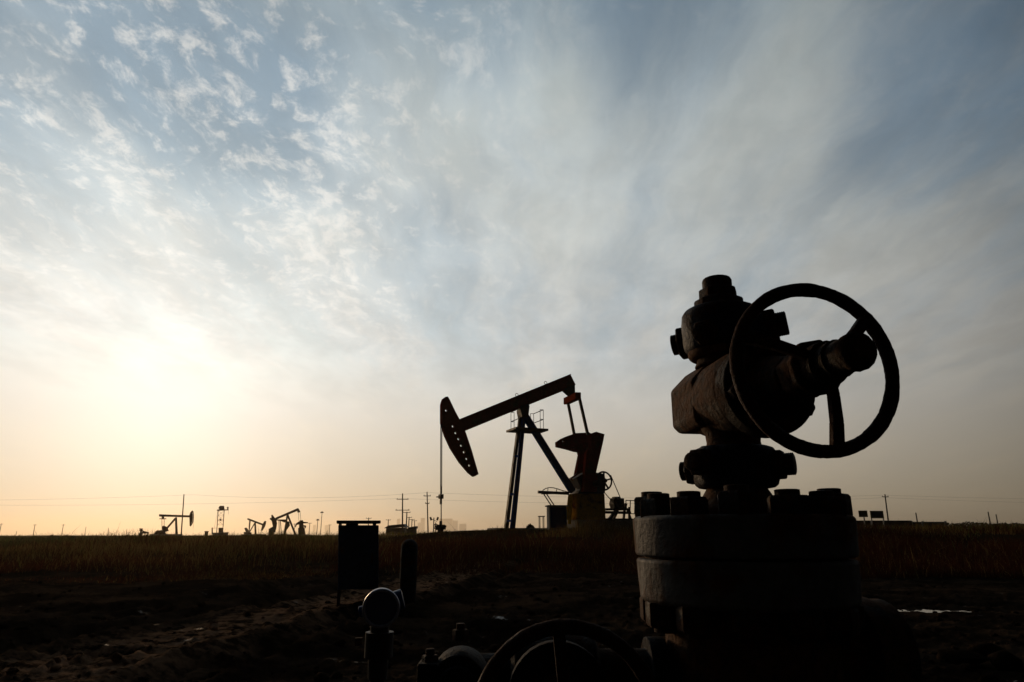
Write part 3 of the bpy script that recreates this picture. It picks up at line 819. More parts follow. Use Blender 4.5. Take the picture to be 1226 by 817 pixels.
def build_far():
    c1 = lambda pts: Zm(pts, 185, 590, 14.85)
    far_jack('pumpjack', 'small distant pumpjack with a level beam and its horsehead to the right', 210, 150, R(-12), c1, [
        ('walking_beam', 'poly', [(95, 385), (625, 405), (625, 441), (95, 426)], -.25, .25, 'farmetal'),
        ('horsehead', 'polyh', [(622, 400), (640, 350), (672, 318), (690, 335), (698, 400), (697, 450), (690, 520), (645, 602), (626, 592)], -.05, .05, 'farmetal',
         [(676, 365), (683, 400), (684, 435), (681, 470), (674, 505), (662, 540)]),
        ('front_leg', 'bars', [(382, 440), (398, 745), (380, 440), (388, 745)], -.3, -.6, 'fargreen', 1.5),
        ('rear_leg', 'bars', [(376, 455), (215, 640)], 0, 0, 'farmetal', 1.6),
        ('equalizer', 'poly', [(115, 460), (182, 458), (182, 472), (115, 474)], -.5, .5, 'farmetal'),
        ('tail_bearing', 'poly', [(135, 424), (165, 424), (158, 462), (142, 462)], -.2, .2, 'farmetal'),
        ('pitman_arm', 'bars', [(132, 470), (133, 680)], -.7, -.7, 'farmetal', .42),
        ('pitman_arm', 'bars', [(172, 470), (170, 610)], .7, .7, 'farmetal', .42),
        ('crank', 'poly', [(146, 598), (165, 590), (218, 612), (242, 680), (182, 700), (150, 660)], .4, .8, 'farmetal'),
        ('crank', 'poly', [(20, 695), (60, 670), (150, 668), (180, 690), (170, 715), (20, 720)], -.8, -.4, 'farmetal'),
        ('gearbox', 'poly', [(30, 715), (165, 700), (165, 748), (22, 748)], -.6, .6, 'farmetal'),
        ('bridle_cable', 'bars', [(690, 500), (688, 640)], 0, 0, 'farmetal', .16)], 640)
    c2 = lambda pts: Zm(pts, 290, 600, 12.26)
    far_jack('pumpjack', 'smallest faint pumpjack with its beam sloping down to the right', 306, 225, R(-30), c2, [
        ('walking_beam', 'poly', [(85, 255), (305, 338), (300, 358), (83, 275)], -.25, .25, 'farmetal'),
        ('horsehead', 'poly', [(335, 293), (346, 300), (338, 345), (322, 385), (290, 437), (283, 430), (292, 395), (302, 350)], -.22, .22, 'farmetal'),
        ('front_leg', 'bars', [(190, 315), (202, 505)], 0, -.5, 'farmetal', 1.15),
        ('front_leg', 'bars', [(188, 315), (192, 505)], 0, .5, 'farmetal', 1.1),
        ('rear_leg', 'bars', [(186, 322), (105, 460)], 0, 0, 'farmetal', .9),
        ('pitman_arm', 'bars', [(120, 280), (103, 440)], .6, .6, 'farmetal', .7),
        ('pitman_arm', 'bars', [(106, 275), (98, 420)], -.6, -.6, 'farmetal', .5),
        ('crank', 'poly', [(38, 398), (60, 392), (112, 470), (98, 490), (70, 480)], .35, .8, 'farmetal'),
        ('gearbox', 'poly', [(45, 455), (112, 462), (112, 498), (45, 498)], -.6, .6, 'farmetal')], 640)
    far_jack('pumpjack', 'distant pumpjack with a steep beam and its horsehead low to the left', 345, 140, R(24), c2, [
        ('walking_beam', 'poly', [(490, 245), (815, 106), (832, 118), (834, 134), (800, 150), (500, 275)], -.25, .25, 'farmetal'),
        ('horsehead', 'poly', [(428, 210), (440, 200), (452, 215), (476, 246), (500, 262), (510, 330), (500, 400), (482, 470), (465, 455), (455, 390), (432, 290), (405, 268), (408, 250), (430, 250)], -.22, .22, 'farmetal'),
        ('tail_bearing', 'poly', [(805, 130), (835, 130), (852, 165), (818, 172)], -.4, .4, 'farmetal'),
        ('rear_leg', 'bars', [(664, 200), (782, 495)], 0, 0, 'farmetal', 1.9),
        ('front_leg', 'bars', [(662, 205), (625, 495)], .2, .8, 'fargreen', 1.7),
        ('front_leg', 'bars', [(660, 205), (612, 495)], -.2, -.8, 'farmetal', 1.2),
        ('ladder', 'bars', [(540, 290), (545, 495), (560, 290), (575, 495)], -.2, -.5, 'farmetal', .8),
        ('service_platform', 'poly', [(500, 272), (660, 272), (655, 300), (625, 316), (560, 292), (500, 285)], -.5, .5, 'farmetal'),
        ('weather_guard', 'poly', [(655, 300), (690, 300), (700, 360), (645, 440), (632, 420)], -.1, .1, 'fargreen'),
        ('pitman_arm', 'bars', [(828, 170), (832, 290)], -.7, -.7, 'farmetal', .35),
        ('pitman_arm', 'bars', [(852, 170), (862, 295)], .7, .7, 'farmetal', .35),
        ('crank', 'poly', [(845, 285), (890, 282), (895, 305), (965, 312), (962, 325), (895, 332), (905, 400), (845, 400)], .4, .8, 'farmetal'),
        ('crank', 'poly', [(835, 300), (870, 296), (880, 330), (880, 400), (835, 400), (838, 345), (800, 352), (782, 388), (775, 375), (790, 330)], -.8, -.4, 'farmetal'),
        ('counterweight', 'poly', [(895, 355), (935, 362), (930, 400), (918, 402), (915, 375), (895, 372)], -.6, .2, 'farmetal'),
        ('gearbox', 'poly', [(825, 398), (910, 398), (922, 500), (828, 500)], -.6, .6, 'farmetal')], 640.5)
    # green shed beside the steep pumpjack
    Y = 138; a = at(325, 636, Y); z = h1(a.x, Y)
    root = thing('equipment_shed', 'small green shed with a pitched roof at the distant horsehead of the steep pumpjack', 'shed', (a.x, Y, z), 0.3)
    h = at(325, 634, Y).z - z
    MB().box((0, 0, h / 2), (1.0, 0.9, h)).build('wall', M['fargreen'], root)
    MB().add([(-.65, -.6, h), (.65, -.6, h), (.65, .6, h), (-.65, .6, h), (.3, -.6, h + .6), (.3, .6, h + .6)], [(0, 1, 4), (2, 3, 5), (0, 4, 5, 3), (1, 2, 5, 4), (0, 3, 2, 1)]).build('roof', M['fargreen'], root, smooth=0)

    # tower pumping unit
    Y = 165; fr = Frame(264, Y, R(15), at(264, 639.5, Y).z)
    c3 = lambda p: Zm([p], 240, 600, 18.15)[0]
    root = thing('pumping_tower', 'slender lattice pumping tower with a boxy top between distant pumpjacks', 'pumping tower', fr.O, fr.b)
    P = lambda p, o=0.0: fr.p(*c3(p), o)
    for a, b in (((385, 205), (352, 700)), ((516, 205), (482, 700))):
        for o in (-.7, .7): MB().bar(P(a, o * .7), P(b, o), fr.m(.75), fr.m(.75), up=(1, 0, .01)).build('leg', M['farmetal'], root)
    mb = MB()
    for a, b in (((385, 310), (508, 310)), ((380, 420), (500, 420)), ((370, 520), (492, 520)), ((385, 212), (508, 310)), ((516, 212), (385, 310)), ((384, 310), (500, 420)), ((508, 310), (378, 420)), ((378, 420), (492, 520)), ((500, 420), (370, 520))):
        for o in (-.55, .55): mb.bar(P(a, o), P(b, o), fr.m(.22), fr.m(.22), up=(1, 0, .01))
    mb.build('lattice_brace', M['farmetal'], root)
    MB().prism(fr.poly([c3(p) for p in ((410, 140), (430, 108), (508, 108), (515, 195), (420, 205))], 0), -.7, .7).build('drive_housing', M['farmetal'], root)
    mb = MB().prism(fr.poly([c3(p) for p in ((368, 190), (600, 186), (600, 200), (368, 214))], 0), -.8, .8)
    mb.prism(fr.poly([c3(p) for p in ((580, 130), (608, 128), (606, 190), (585, 190))], 0), -.3, .3)
    mb.build('top_platform', M['farmetal'], root)
    mb = MB(); mb.bar(P((385, 200)), P((400, 130)), fr.m(.2), fr.m(.2)); mb.bar(P((606, 200)), P((608, 290)), fr.m(.2), fr.m(.2)); mb.bar(P((390, 150)), P((300, 580)), fr.m(.15), fr.m(.15))
    mb.build('hanging_cable', M['farmetal'], root)
    mb = MB(); mb.prism(fr.poly([c3(p) for p in ((415, 400), (435, 385), (455, 405), (455, 430), (420, 432))], 0), -.3, .3); mb.build('cable_sheave', M['farmetal'], root); mb = MB(); mb.prism(fr.poly([c3(p) for p in ((400, 582), (488, 582), (488, 700), (400, 700))], 0), -.6, .6)
    mb.build('counterweight_box', M['farmetal'], root)
    g = h1(fr.O.x, fr.O.y) - fr.O.z
    mb = MB().prism(fr.poly([c3(p) for p in ((270, 690), (600, 678), (600, 700), (560, 745), (270, 745))], 0), -1, 1)
    mb.box((0, 0, (g - .3) / 2), (3.2, 2, abs(g) + .4))
    mb.build('concrete_base', M['concrete'], root)
    mb = MB(); mb.bar(P((255, 580)), P((255, 720)), fr.m(1.2), fr.m(1.2)); mb.bar(P((262, 590)), P((350, 590)), fr.m(.3), fr.m(.3)); mb.build('guard_post', M['farmetal'], root)
    # small box beside the tower
    Y = 150; a = at(247, 640, Y); z = h1(a.x, Y); h = at(247, 636.5, Y).z - z
    root = thing('control_cabinet', 'tiny dark cabinet on the skyline just left of the pumping tower', 'cabinet', (a.x, Y, z), .2)
    MB().box((0, 0, h / 2), (.62, .5, h)).build('body', M['farmetal'], root); MB().box((0, 0, h + .03), (.8, .65, .1)).build('top_cover', M['farmetal'], root)

    # far wellhead at the left of the level pumpjack
    Y = 70; a = at(168, 641, Y); z = h1(a.x, Y); k = Y / F
    root = thing('wellhead', 'tiny wellhead valve stack on the skyline left of the level pumpjack', 'wellhead', (a.x, Y, z), 0, 'wellheads')
    t = at(168, 633, Y).z - z
    MB().lathe((0, 0, -.05), (0, 0, 1), [(0, .13), (t * .5, .13), (t * .5, .2), (t * .62, .2), (t * .62, .08), (t * .85, .08), (t * .85, .16), (t * .93, .16), (t, .05)], 14).build('valve_stack', M['farmetal'], root)
    mb = MB(); mb.tube((0, 0, t * .62), (.75, 0, t * .62), .07, 8); mb.tube((.72, 0, t * .7), (.72, 0, -.05), .07, 8); mb.tube((.0, 0, t * .8), (.35, 0, t * .72), .06, 8); mb.box((.42, 0, t * .64), (.2, .2, .22)); mb.build('flow_pipe', M['farmetal'], root)
    mb = MB().torus((-.0, 0, t * .97), (0, 0.2, 1), .16, .025, 16, 6); mb.build('handwheel', M['farmetal'], root)

    # wooden and concrete poles
    def pole(px, yt, yb, Y, r, label, arms=(), lean=0.0, head=False, name='utility_pole', group='utility poles'):
        a = at(px, yt, Y); z = h1(a.x, Y)
        h = a.z - z
        root = thing(name, label, 'pole', (a.x - lean * h, Y, z - .1), 0, group)
        MB().tube((0, 0, 0), (lean * h, 0, h + .1), r, 10, r * .7).build('mast', M['pole'], root)
        for t, wd in arms:
            zz = at(px, t, Y).z - z + .1
            mb = MB(); mb.box((lean * zz, 0, zz), (wd, .1, .12))
            for s in (-.45, .45): mb.tube((lean * zz + s * wd, 0, zz), (lean * zz + s * wd, 0, zz + .22), .05, 6)
            mb.build('crossarm', M['pole'], root)
        if head:
            mb = MB().box((lean * h, 0, h), (.9, .4, .22)); mb.box((lean * h, 0, h + .2), (.5, .3, .2)); mb.build('lamp_head', M['dark'], root)
        return root
    pole(220.3, 592, 640, 140, 0.13, 'tall bare pole leaning in front of the level pumpjack', lean=-.06)
    pole(482, 591, 637, 130, 0.15, 'dark pole with two crossarms rising from behind the low hut', lean=-.04, arms=((598, 2.2), (611, 2.6)))
    pole(511.3, 589, 637, 120, 0.12, 'slim pole with short side arms beside the floodlight mast', lean=-.06, arms=((594, 1.2), (603, .7)))
    pole(1059.5, 592, 626, 130, 0.15, 'leaning pole behind the two signboards and the dark fence', lean=.02, arms=((595, 1.2),))
    pole(380.5, 622.5, 640, 210, 0.11, 'short lamp mast with a flat head right of the steep pumpjack', head=True)
    pole(385.6, 613.5, 640, 210, 0.11, 'taller lamp mast with a flat head next to the short one', head=True)
    tiny = [(1.6, 627), (42, 628), (76, 628), (103, 631), (130, 632), (152, 633.5), (441.5, 620), (465, 622), (487.2, 613), (489.8, 619), (493.3, 621.5), (496.5, 623), (1096.5, 614), (1183, 613), (1192.5, 616), (20, 636), (353, 627), (371, 626), (395, 628)]
    for px, yt in tiny:
        hpx = 640 - yt
        Y = min(420, max(150, 6.0 * F / hpx * .8))
        pole(px, yt, 640, Y, 0.16, 'thin distant utility pole standing on the hazy skyline', arms=((yt + .8, 1.5),) if hpx > 10 and px < 900 else (), group='thin skyline poles')

    # power cables
    def cable(pts, sag, label, r=0.011):
        P_ = [at(*p) for p in pts]
        mb = MB(); full = []
        for a, b in zip(P_[:-1], P_[1:]):
            for k in range(24):
                f = k / 24; q = a.lerp(b, f); q.z -= sag * 4 * f * (1 - f); full.append(q)
        full.append(P_[-1]); mb.path(full, r, 5)
        o = mb.build('power_cable', M['cable'], None); tag(o, label, 'cable', 'overhead power cables')
    cable([(-260, 596.5, 150), (232, 592.5, 140), (511.3, 590, 120), (1059.5, 593, 130), (1560, 594, 150)], 0.75, 'upper thin power cable crossing the sky just above the skyline')
    cable([(-260, 600.5, 150), (482, 597, 130), (1059.5, 596, 130), (1560, 597, 150)], 1.0, 'lower thin power cable crossing the sky just above the skyline')

    # floodlight mast
    Y = 80; a = at(519, 637, Y); z = h1(a.x, Y); h = at(519, 620, Y).z - z
    root = thing('floodlight_mast', 'short mast with two tilted lamp heads near the polished rod', 'floodlight', (a.x, Y, z), 0)
    mb = MB(); mb.tube((0, 0, 0), (0, 0, h), .06, 8); mb.tube((0.22, 0, 0), (0.22, 0, h * .75), .05, 8); mb.bar((-.25, 0, h * .93), (.35, 0, h * .8), .05); mb.build('mast', M['dark'], root)
    for x, s in ((-.28, -1), (.36, 1)):
        MB().bar((x, 0, h * .86), (x + s * .12, 0, h * 1.03), .2, .2, up=(0, 1, 0)).build('lamp_head', M['dark'], root, bevel=.02)
    MB().box((.38, 0, h * .45), (.3, .25, .42)).build('junction_box', M['dark'], root, bevel=.02)

    # low hut
    Y = 95; fr = Frame(480, Y, 0.0, 0); a = at(480, 637, Y); z = h1(a.x, Y); fr.O.z = z
    root = thing('hut', 'low dark hut with a lean-to roof at the foot of the double crossarm pole', 'hut', fr.O, 0)
    c4 = lambda pts: Zm(pts, 360, 570, 4.715)
    MB().prism(fr.poly(c4([(492, 296), (586, 292), (588, 312), (600, 330), (488, 330)])), -1.2, 1.2).build('wall', M['brick'], root)
    MB().prism(fr.poly(c4([(482, 296), (505, 280), (590, 272), (600, 292), (560, 290)])), -1.5, 1.5).build('roof', M['dark'], root)
    MB().prism(fr.poly(c4([(604, 300), (650, 296), (650, 330), (604, 330)])), -.9, .9).build('annex', M['brick'], root)
    MB().prism(fr.poly(c4([(620, 290), (656, 284), (654, 298), (602, 301)])), -1.1, 1.1).build('roof', M['dark'], root)

    # hazy city blocks
    Y = 8200; k = Y / F
    def block(px0, px1, yt, label, roof=True, dY=0):
        Yb = Y + dY; a = at((px0 + px1) / 2, 638, Yb); z = -44.0; w = (px1 - px0) * Yb / F; h = at(px0, yt, Yb).z - z
        root = thing('city_building', label, 'building', (a.x, Yb, z), 0, 'hazy city buildings')
        MB().box((0, 0, h / 2), (w, w * .6, h)).build('wall', M['city'], root)
        if roof: MB().box((w * .15, 0, h + 1.6), (w * .35, w * .3, 3.2)).build('roof', M['city'], root)
        mb = MB(); n = max(3, int(h / 8))
        for i in range(n): mb.box((0, -w * .3 - .1, (i + .6) * h / n), (w * .86, .25, h / n * .45))
        mb.build('window', M['citywin'], root)
    block(526, 541, 621.3, 'widest pale hazy city block behind the hanging polished rod', False)
    block(541.3, 547.6, 623.5, 'pale hazy city block with a lower roof joined right of the widest one', False, 60)
    block(550, 558, 627.5, 'low pale hazy city block right of the widest one')
    block(503.5, 508, 620.5, 'slim pale hazy tower left of the floodlight mast', True)
    block(500, 503.4, 626, 'short pale hazy tower between the crossarm poles', False, 100)
    block(475, 478.4, 621.5, 'slim pale hazy tower left of the double crossarm pole', False)
    block(389, 394, 629, 'narrow pale hazy block between the lamp masts and the roofed cabinet', True)
    block(374.5, 377.5, 628.5, 'narrow pale hazy block left of the lamp masts', False)

    # shrubs on the left skyline
    def shrub(px0, px1, yt, Y, label):
        a = at((px0 + px1) / 2, 640, Y); z = h1(a.x, Y); w = (px1 - px0) * Y / F; h = max(.3, at(px0, yt, Y).z - z)
        root = thing('shrub', label, 'shrub', (a.x, Y, z - .03), 0, 'shrubs on the skyline')
        mb = MB()
        for k in range(240):
            u = Vector((random.gauss(0, .33), random.gauss(0, .33), abs(random.gauss(0.45, .28))))
            if u.xy.length > .75 or u.z > 1.05 - u.xy.length * .8: continue
            c = Vector((u.x * w * .62, u.y * w * .5, u.z * h)); s = random.uniform(.05, .11)
            e = Euler((random.random() * 6, random.random() * 6, random.random() * 6)).to_matrix()
            mb.add([c + e @ Vector(v) * s for v in ((-1, -.5, 0), (1, -.5, .2), (.6, .6, 0), (-.7, .7, .1))], [(0, 1, 2, 3)])
        mb.build('foliage', M['leaf'], root, smooth=0)
        mb = MB()
        for k in range(5): mb.tube((random.uniform(-.1, .1) * w, 0, 0), (random.uniform(-.4, .4) * w, random.uniform(-.2, .2), h * .7), .02, 5, .008)
        mb.build('stem', M['pole'], root)
    shrub(53, 74, 640, 62, 'widest dark shrub of the three on the left skyline')
    shrub(76, 83, 640, 62, 'smallest dark shrub of the three on the left skyline')
    shrub(83.5, 93, 640.5, 62, 'mid sized dark shrub of the three on the left skyline')
    shrub(629, 640, 628.5, 35.5, 'low weedy shrub on the mound left of the grey blue cabinet')

    # fences and signs on the right
    def post_mb(x, y, w, h): return MB().box((x, y, h / 2), (w, w, h))
    Y = 55
    a, b = at(1019, 632, Y), at(1091, 632, Y); zg = min(h1(a.x, Y), h1(b.x, Y)); zt = at(1050, 623.5, Y).z
    root = thing('rail_fence', 'long dark fence with horizontal rails behind the two signboards', 'fence', (a.x, Y, zg - .1), 0, 'fences on the right')
    L = b.x - a.x; h = zt - zg + .1
    mb = MB()
    for k in range(6): mb.box((L / 2, 0, h * (.2 + .15 * k)), (L, .05, h * .11))
    mb.build('rail', M['fence'], root)
    MB().box((L / 2, 0.06, h * .5), (L, .03, h * .98)).build('backing_sheet', M['fence'], root)
    for k in range(4): post_mb(L * k / 3, -.06, .10, h).build('post', M['fencepost'] if k == 1 else M['fence'], root)
    a, b = at(1092, 632, Y), at(1132.5, 632, Y); zg = min(h1(a.x, Y), h1(b.x, Y)); zt = at(1110, 624, Y).z
    root = thing('panel_fence', 'short fence of dull blue panels between pale posts', 'fence', (a.x, Y, zg - .1), 0, 'fences on the right')
    L = b.x - a.x; h = zt - zg + .1
    for x0, x1 in ((.02, .30), (.35, .97)): MB().box((L * (x0 + x1) / 2, 0, h * .55), (L * (x1 - x0), .04, h * .8)).build('panel', M['fencepanel'], root)
    for x in (0.0, .33, 1.0): post_mb(L * x, -.04, .13, h * 1.0).build('post', M['fencepost'], root)
    def signb(px0, px1, y0, y1, Y, posts, label, dark):
        a, b = at(px0, (y0 + y1) / 2, Y), at(px1, (y0 + y1) / 2, Y); cx = (a.x + b.x) / 2; zg = h1(cx, Y); z1 = at(px0, y0, Y).z - zg; z0 = at(px0, y1, Y).z - zg; w = b.x - a.x
        root = thing('signboard', label, 'sign', (cx, Y, zg - .05), 0, 'roadside signboards')
        MB().box((0, 0, (z0 + z1) / 2 + .05), (w, .05, z1 - z0)).build('board', M['sign'], root, bevel=.01)
        if dark: MB().box((0, -.032, (z0 + z1) / 2 + .05), (w * .82, .01, (z1 - z0) * .72)).build('panel', M['signdark'], root)
        for x in posts: MB().box((x * w, .06, z0 * .55), (.07, .06, z0 * 1.12)).build('post', M['fencepost'], root)
    signb(1028, 1038.6, 611.5, 619.3, 50, (0.1,), 'smaller olive signboard on a single post, left of the wider one', False)
    signb(1042, 1057.8, 611.8, 620.8, 50, (-.42, .47), 'wider signboard with a dark centre on two posts', True)

    # far tree belt on the right
    mb = MB()
    for k in range(11000):
        px = random.uniform(1070, 1420) if k % 3 else random.uniform(1160, 1420)
        Y = random.uniform(95, 130)
        q = at(px, 638, Y); hump = 11.0 + 0.8 * math.sin(px * .05) + .7 * math.sin(px * .13 + 1) + .6 * math.sin(px * .31) - (3.5 if px < 1130 else 0)
        zt = at(px, 638 - hump, Y).z
        z0_ = h1(q.x, Y) - .2; z = z0_ + random.random() * (zt - z0_)
        s = random.uniform(.10, .22); e = Euler((random.random() * 6, random.random() * 6, random.random() * 6)).to_matrix()
        c = Vector((q.x, Y, z))
        mb.add([c + e @ Vector(v) * s for v in ((-1, -.5, 0), (1, -.5, .2), (.6, .6, 0), (-.7, .7, .1))], [(0, 1, 2, 3)])
    o = mb.build('tree_belt', M['leaf'], None, smooth=0)
    tag(o, 'far low belt of dark bushes along the right horizon', 'trees', kind='stuff')


# ------------------------------------------------------------------ near things at the left
def build_near():
    Y = 8.0
    fr = Frame(429, Y, R(13.5), 0.0); z = h1(fr.O.x, Y); fr.O.z = z
    root = thing('switch_cabinet', 'navy sheet steel cabinet on legs under a thin raised roof bar', 'cabinet', fr.O, fr.b)
    MB().prism(fr.poly([(405, 629), (453.5, 629), (453, 706), (404.5, 706)]), -.30, 0.0).build('body', M['bluebox'], root, bevel=.008)
    MB().prism(fr.poly([(403, 623.4), (455.5, 623.4), (455.5, 627), (403, 627)]), -.36, 0.06).build('roof', M['dark'], root, bevel=.004)
    for x0, x1 in ((405.5, 409.3), (447.2, 451.5)):
        MB().prism(fr.poly([(x0, 626.5), (x1, 626.5), (x1, 630), (x0, 630)]), -.25, -.2).build('roof_post', M['dark'], root)
    for x0, x1 in ((404.6, 408.6), (448.8, 452.6)):
        for o in (-.28, -.04): MB().prism([(fr.st(x0, 700)[0], fr.st(x0, 700)[1]), (fr.st(x1, 700)[0], fr.st(x1, 700)[1]), (fr.st(x1, 700)[0], -.12), (fr.st(x0, 700)[0], -.12)], o - .02, o + .02).build('leg', M['dark'], root)
    d = MB().prism(fr.poly([(408.5, 635), (450, 635), (449.5, 701), (408.5, 701)], .008), .004, .018).build('door', M['bluebox'], root, bevel=.003)
    c = fr.p(445.5, 668, .03); MB().box(c, (.018, .03, .10)).build('handle', M['dark'], d, bevel=.004)
    MB().lathe(fr.p(421.5, 629.6, -.15) , (0, 0, 1), [(0, .07), (.035, .07), (.05, .03)], 14).build('cable_gland', M['dark'], root)

    Y = 8.3
    a = at(487.5, 725, Y); z = h1(a.x, Y); top = at(487.5, 645.5, Y).z - z; r = 9.6 * Y * 1.0 / F
    root = thing('bollard', 'dark round-topped steel bollard right of the navy cabinet', 'bollard', (a.x, Y, z - .1), 0)
    prof = [(0, r), (.1 + top - r, r)] + [(.1 + top - r + r * math.sin(t), max(.004, r * math.cos(t))) for t in np.linspace(.15, 1.55, 8)]
    MB().lathe((0, 0, 0), (0, 0, 1), prof, 24).build('post', M['soot'], root)
    MB().lathe((0, 0, .02), (0, 0, 1), [(0, r * 1.3), (.07, r * 1.25), (.085, r * 1.05)], 20, 0, .03).build('footing', M['soot'], root)

    # pressure transmitter with round face
    c = at(447, 733, 2.05); c.y += .118; k = 2.05 / F
    g = h1(c.x, 2.05)
    root = thing('pressure_transmitter', 'blue instrument with a round rimmed face standing on a short pipe', 'gauge', (c.x, c.y, g), R(11))
    z = c.z - g
    R0 = 21.5 * k
    MB().lathe((0, .10, z), (0, -1, 0), [(0, R0 * .55), (.0, R0 * .8), (.03, R0 * .95), (.085, R0 * .95), (.085, R0 * 1.0), (.118, R0 * 1.0), (.122, R0 * .97), (.122, R0 * .82), (.112, R0 * .80)], 48).build('housing', M['blue'], root)
    MB().lathe((0, -.0145, z), (0, -1, 0), [(0, R0 * .81), (.003, R0 * .8)], 40).build('glass', M['glass'], root)
    MB().torus((0, -.019, z), (0, 1, 0), R0 * .92, R0 * .10, 64, 10).build('bezel', M['bezel'], root, smooth=60)
    mb = MB(); mb.lathe((0, .06, z), (1, 0, .28), [(-R0 * 1.25, .012), (-R0 * 1.2, .016), (-R0 * .85, .016), (-.01, .024), (.01, .024), (R0 * .9, .030), (R0 * 1.25, .030), (R0 * 1.3, .02)], 18)
    mb.build('terminal_housing', M['blue'], root, bevel=.0)
    mb = MB(); mb.lathe((0, .05, z - R0 * .8), (0, 0, -1), [(0, .028), (.03, .028), (.03, .042), (.10, .042), (.105, .03), (.16, .028), (.16, .022), (z - R0 * .8 + .1, .022)], 20)
    mb.build('stem_pipe', M['dark'], root)
    MB().lathe((-.05, .0, z - R0 * 1.7), (-1, 0, 0), [(0, .012), (.02, .012)], 6).build('vent_plug', M['bolt'], root)


# ------------------------------------------------------------------ the wellhead in the foreground
def build_wellhead():
    X, Y = 0.548, 1.70
    def zt(py):
        yc = -(py - 408.5) / F
        return Y * (SP + yc * CP) / (CP - yc * SP)
    def rp(hw, py): return hw / F * (Y * CP + zt(py) * SP)
    root = thing('wellhead', 'big rusty wellhead with bolted flanges, gate valve and spoked handwheel in the foreground', 'wellhead', (X, Y, 0.8), 0, 'wellheads')
    O = Vector((0, 0, 0))
    up = Vector((0, 0, 1))

    def ring(name, ys, mat, n=72, bevel=0.004, jit=0.0, center=O):
        return MB().lathe(center, up, [(zt(y), rp(h, y)) for y, h in ys], n, 0, jit).build(name, M[mat], root, bevel=bevel)
    # casing spool going to the ground
    MB().lathe(O, up, [(-.95, .20), (-.55, .20), (-.52, .215), (-.38, .215), (-.36, .19), (zt(722), .19)], 48).build('casing_head', M['cast'], root)
    ring('lower_flange', [(721, 120), (716, 124.5), (671, 125.5), (668.5, 123.5)], 'flange')
    ring('gasket_ring', [(670, 115), (664, 115)], 'bolt', bevel=0)
    ring('upper_flange', [(665.5, 124), (663, 126), (622, 126), (618.5, 122.5)], 'flange')
    ring('adapter_neck', [(621, 62), (608, 60), (597, 42), (584, 34), (578, 33)], 'cast', n=48)
    # 12 studs with nuts above and below
    ztop, zbot = zt(619.5), zt(720.5)
    rb = rp(102, 619)
    hn = zt(588) - zt(618)
    mb = MB(); nut_into(mb, O, up, 0.0465, hn * .86, hn * .22, .027, .2)
    proto = mb.build('flange_nut', M['bolt'], root, bevel=.002)
    mb = MB(); nut_into(mb, O, -up, 0.0455, hn * .9, hn * .2, .027, .2)
    proto2 = mb.build('flange_nut', M['bolt'], root, bevel=.002)
    for k in range(12):
        t = R(30 * k - 18)
        for pr, zz in ((proto, ztop), (proto2, zbot)):
            o = pr if k == 0 else pr.copy()
            if k: COL.objects.link(o); o.parent = root
            o.location = (rb * math.cos(t), rb * math.sin(t), zz - (.012 * abs(math.sin(k * 2.1)) if pr is proto else -.006 * abs(math.sin(k * 1.7))))
            o.rotation_euler = (0, 0, k * 1.1)
    # clamps
    def clamp(y0, y1, hw, bolts, cx, rz=0.35):
        zc, h = (zt(y0) + zt(y1)) / 2, zt(y0) - zt(y1)
        r = rp(hw, (y0 + y1) / 2)
        mb = MB().lathe(Vector((cx, 0, zc)), up, [(-h * .5, r * .78), (-h * .485, r * .87), (-h * .42, r * .95), (-h * .30, r * .985), (-h * .1, r), (h * .2, r), (h * .36, r * .975), (h * .45, r * .91), (h * .49, r * .82), (h * .5, r * .74)], 40, 0, .008)
        c = mb.build('clamp', M['bluebody'], root)
        for q0, q1, rr in bolts:
            ax = (q1 - q0).normalized(); L = (q1 - q0).length
            # lug halves along the bolt
            mb = MB().lathe(q0 + ax * (L * .19), ax, [(0, rr * 1.15), (.008, rr * 1.5), (L * .60, rr * 1.5), (L * .62, rr * 1.15)], 8, .39)
            mb.build('lug', M['bluebody'], c, bevel=.004)
            mb = MB(); nut_into(mb, q0 + ax * (L * .19), -ax, rr * 1.12, L * .10, L * .055, rr * .72)
            mb.build('clamp_nut', M['bolt'], c, bevel=.0015)
            mb = MB(); nut_into(mb, q0 + ax * (L * .80), ax, rr * 1.12, L * .10, L * .08, rr * .80)
            mb.build('clamp_nut', M['bolt'], c, bevel=.0015)
        return c
    def wp(px, py, yy): return at(px, py, yy) - Vector((X, Y, 0.8))
    clamp(536, 585, 50, [(wp(811, 565, 1.77), wp(955, 555, 1.62), .034), (wp(822, 552, 1.60), wp(930, 562, 1.80), .030)], .0)
    clamp(371, 423, 46, [(wp(800, 415, 1.79), wp(946, 386, 1.66), .040), (wp(834, 400, 1.60), wp(905, 385, 1.80), .03)], -.004)
    ring('upper_neck', [(440, 34), (432, 30), (400, 30)], 'cast', n=40, center=Vector((-.006, 0, 0)))
    MB().lathe(Vector((-.004, 0, 0)), up, [(zt(430), rp(38, 428)), (zt(427), rp(41, 426)), (zt(419), rp(41, 420))], 40).build('clamp_hub', M['cast'], root, bevel=.003)
    ring('lower_neck', [(540, 33), (530, 31), (520, 32), (508, 40)], 'cast', n=40, center=Vector((0.002, 0, 0)))
    # cap on the top clamp
    capc = Vector((-.005, 0, 0))
    ring('cap_collar', [(376, 29.5), (363, 29.5), (361, 28), (359, 24)], 'bolt', n=10, bevel=.003, center=capc)
    ring('cap_nut', [(361, 22), (360, 23), (349, 22.6), (347, 20)], 'bolt', n=8, bevel=.002, center=capc)
    ring('cap_plug', [(349, 17.2), (337, 17.2), (334.6, 16), (333.2, 12)], 'bolt', n=18, bevel=.002, center=capc)
    # gate valve with its axis towards the camera side
    psi = R(8); n = Vector((math.sin(psi), -math.cos(psi), 0)); side = Vector((math.cos(psi), math.sin(psi), 0))
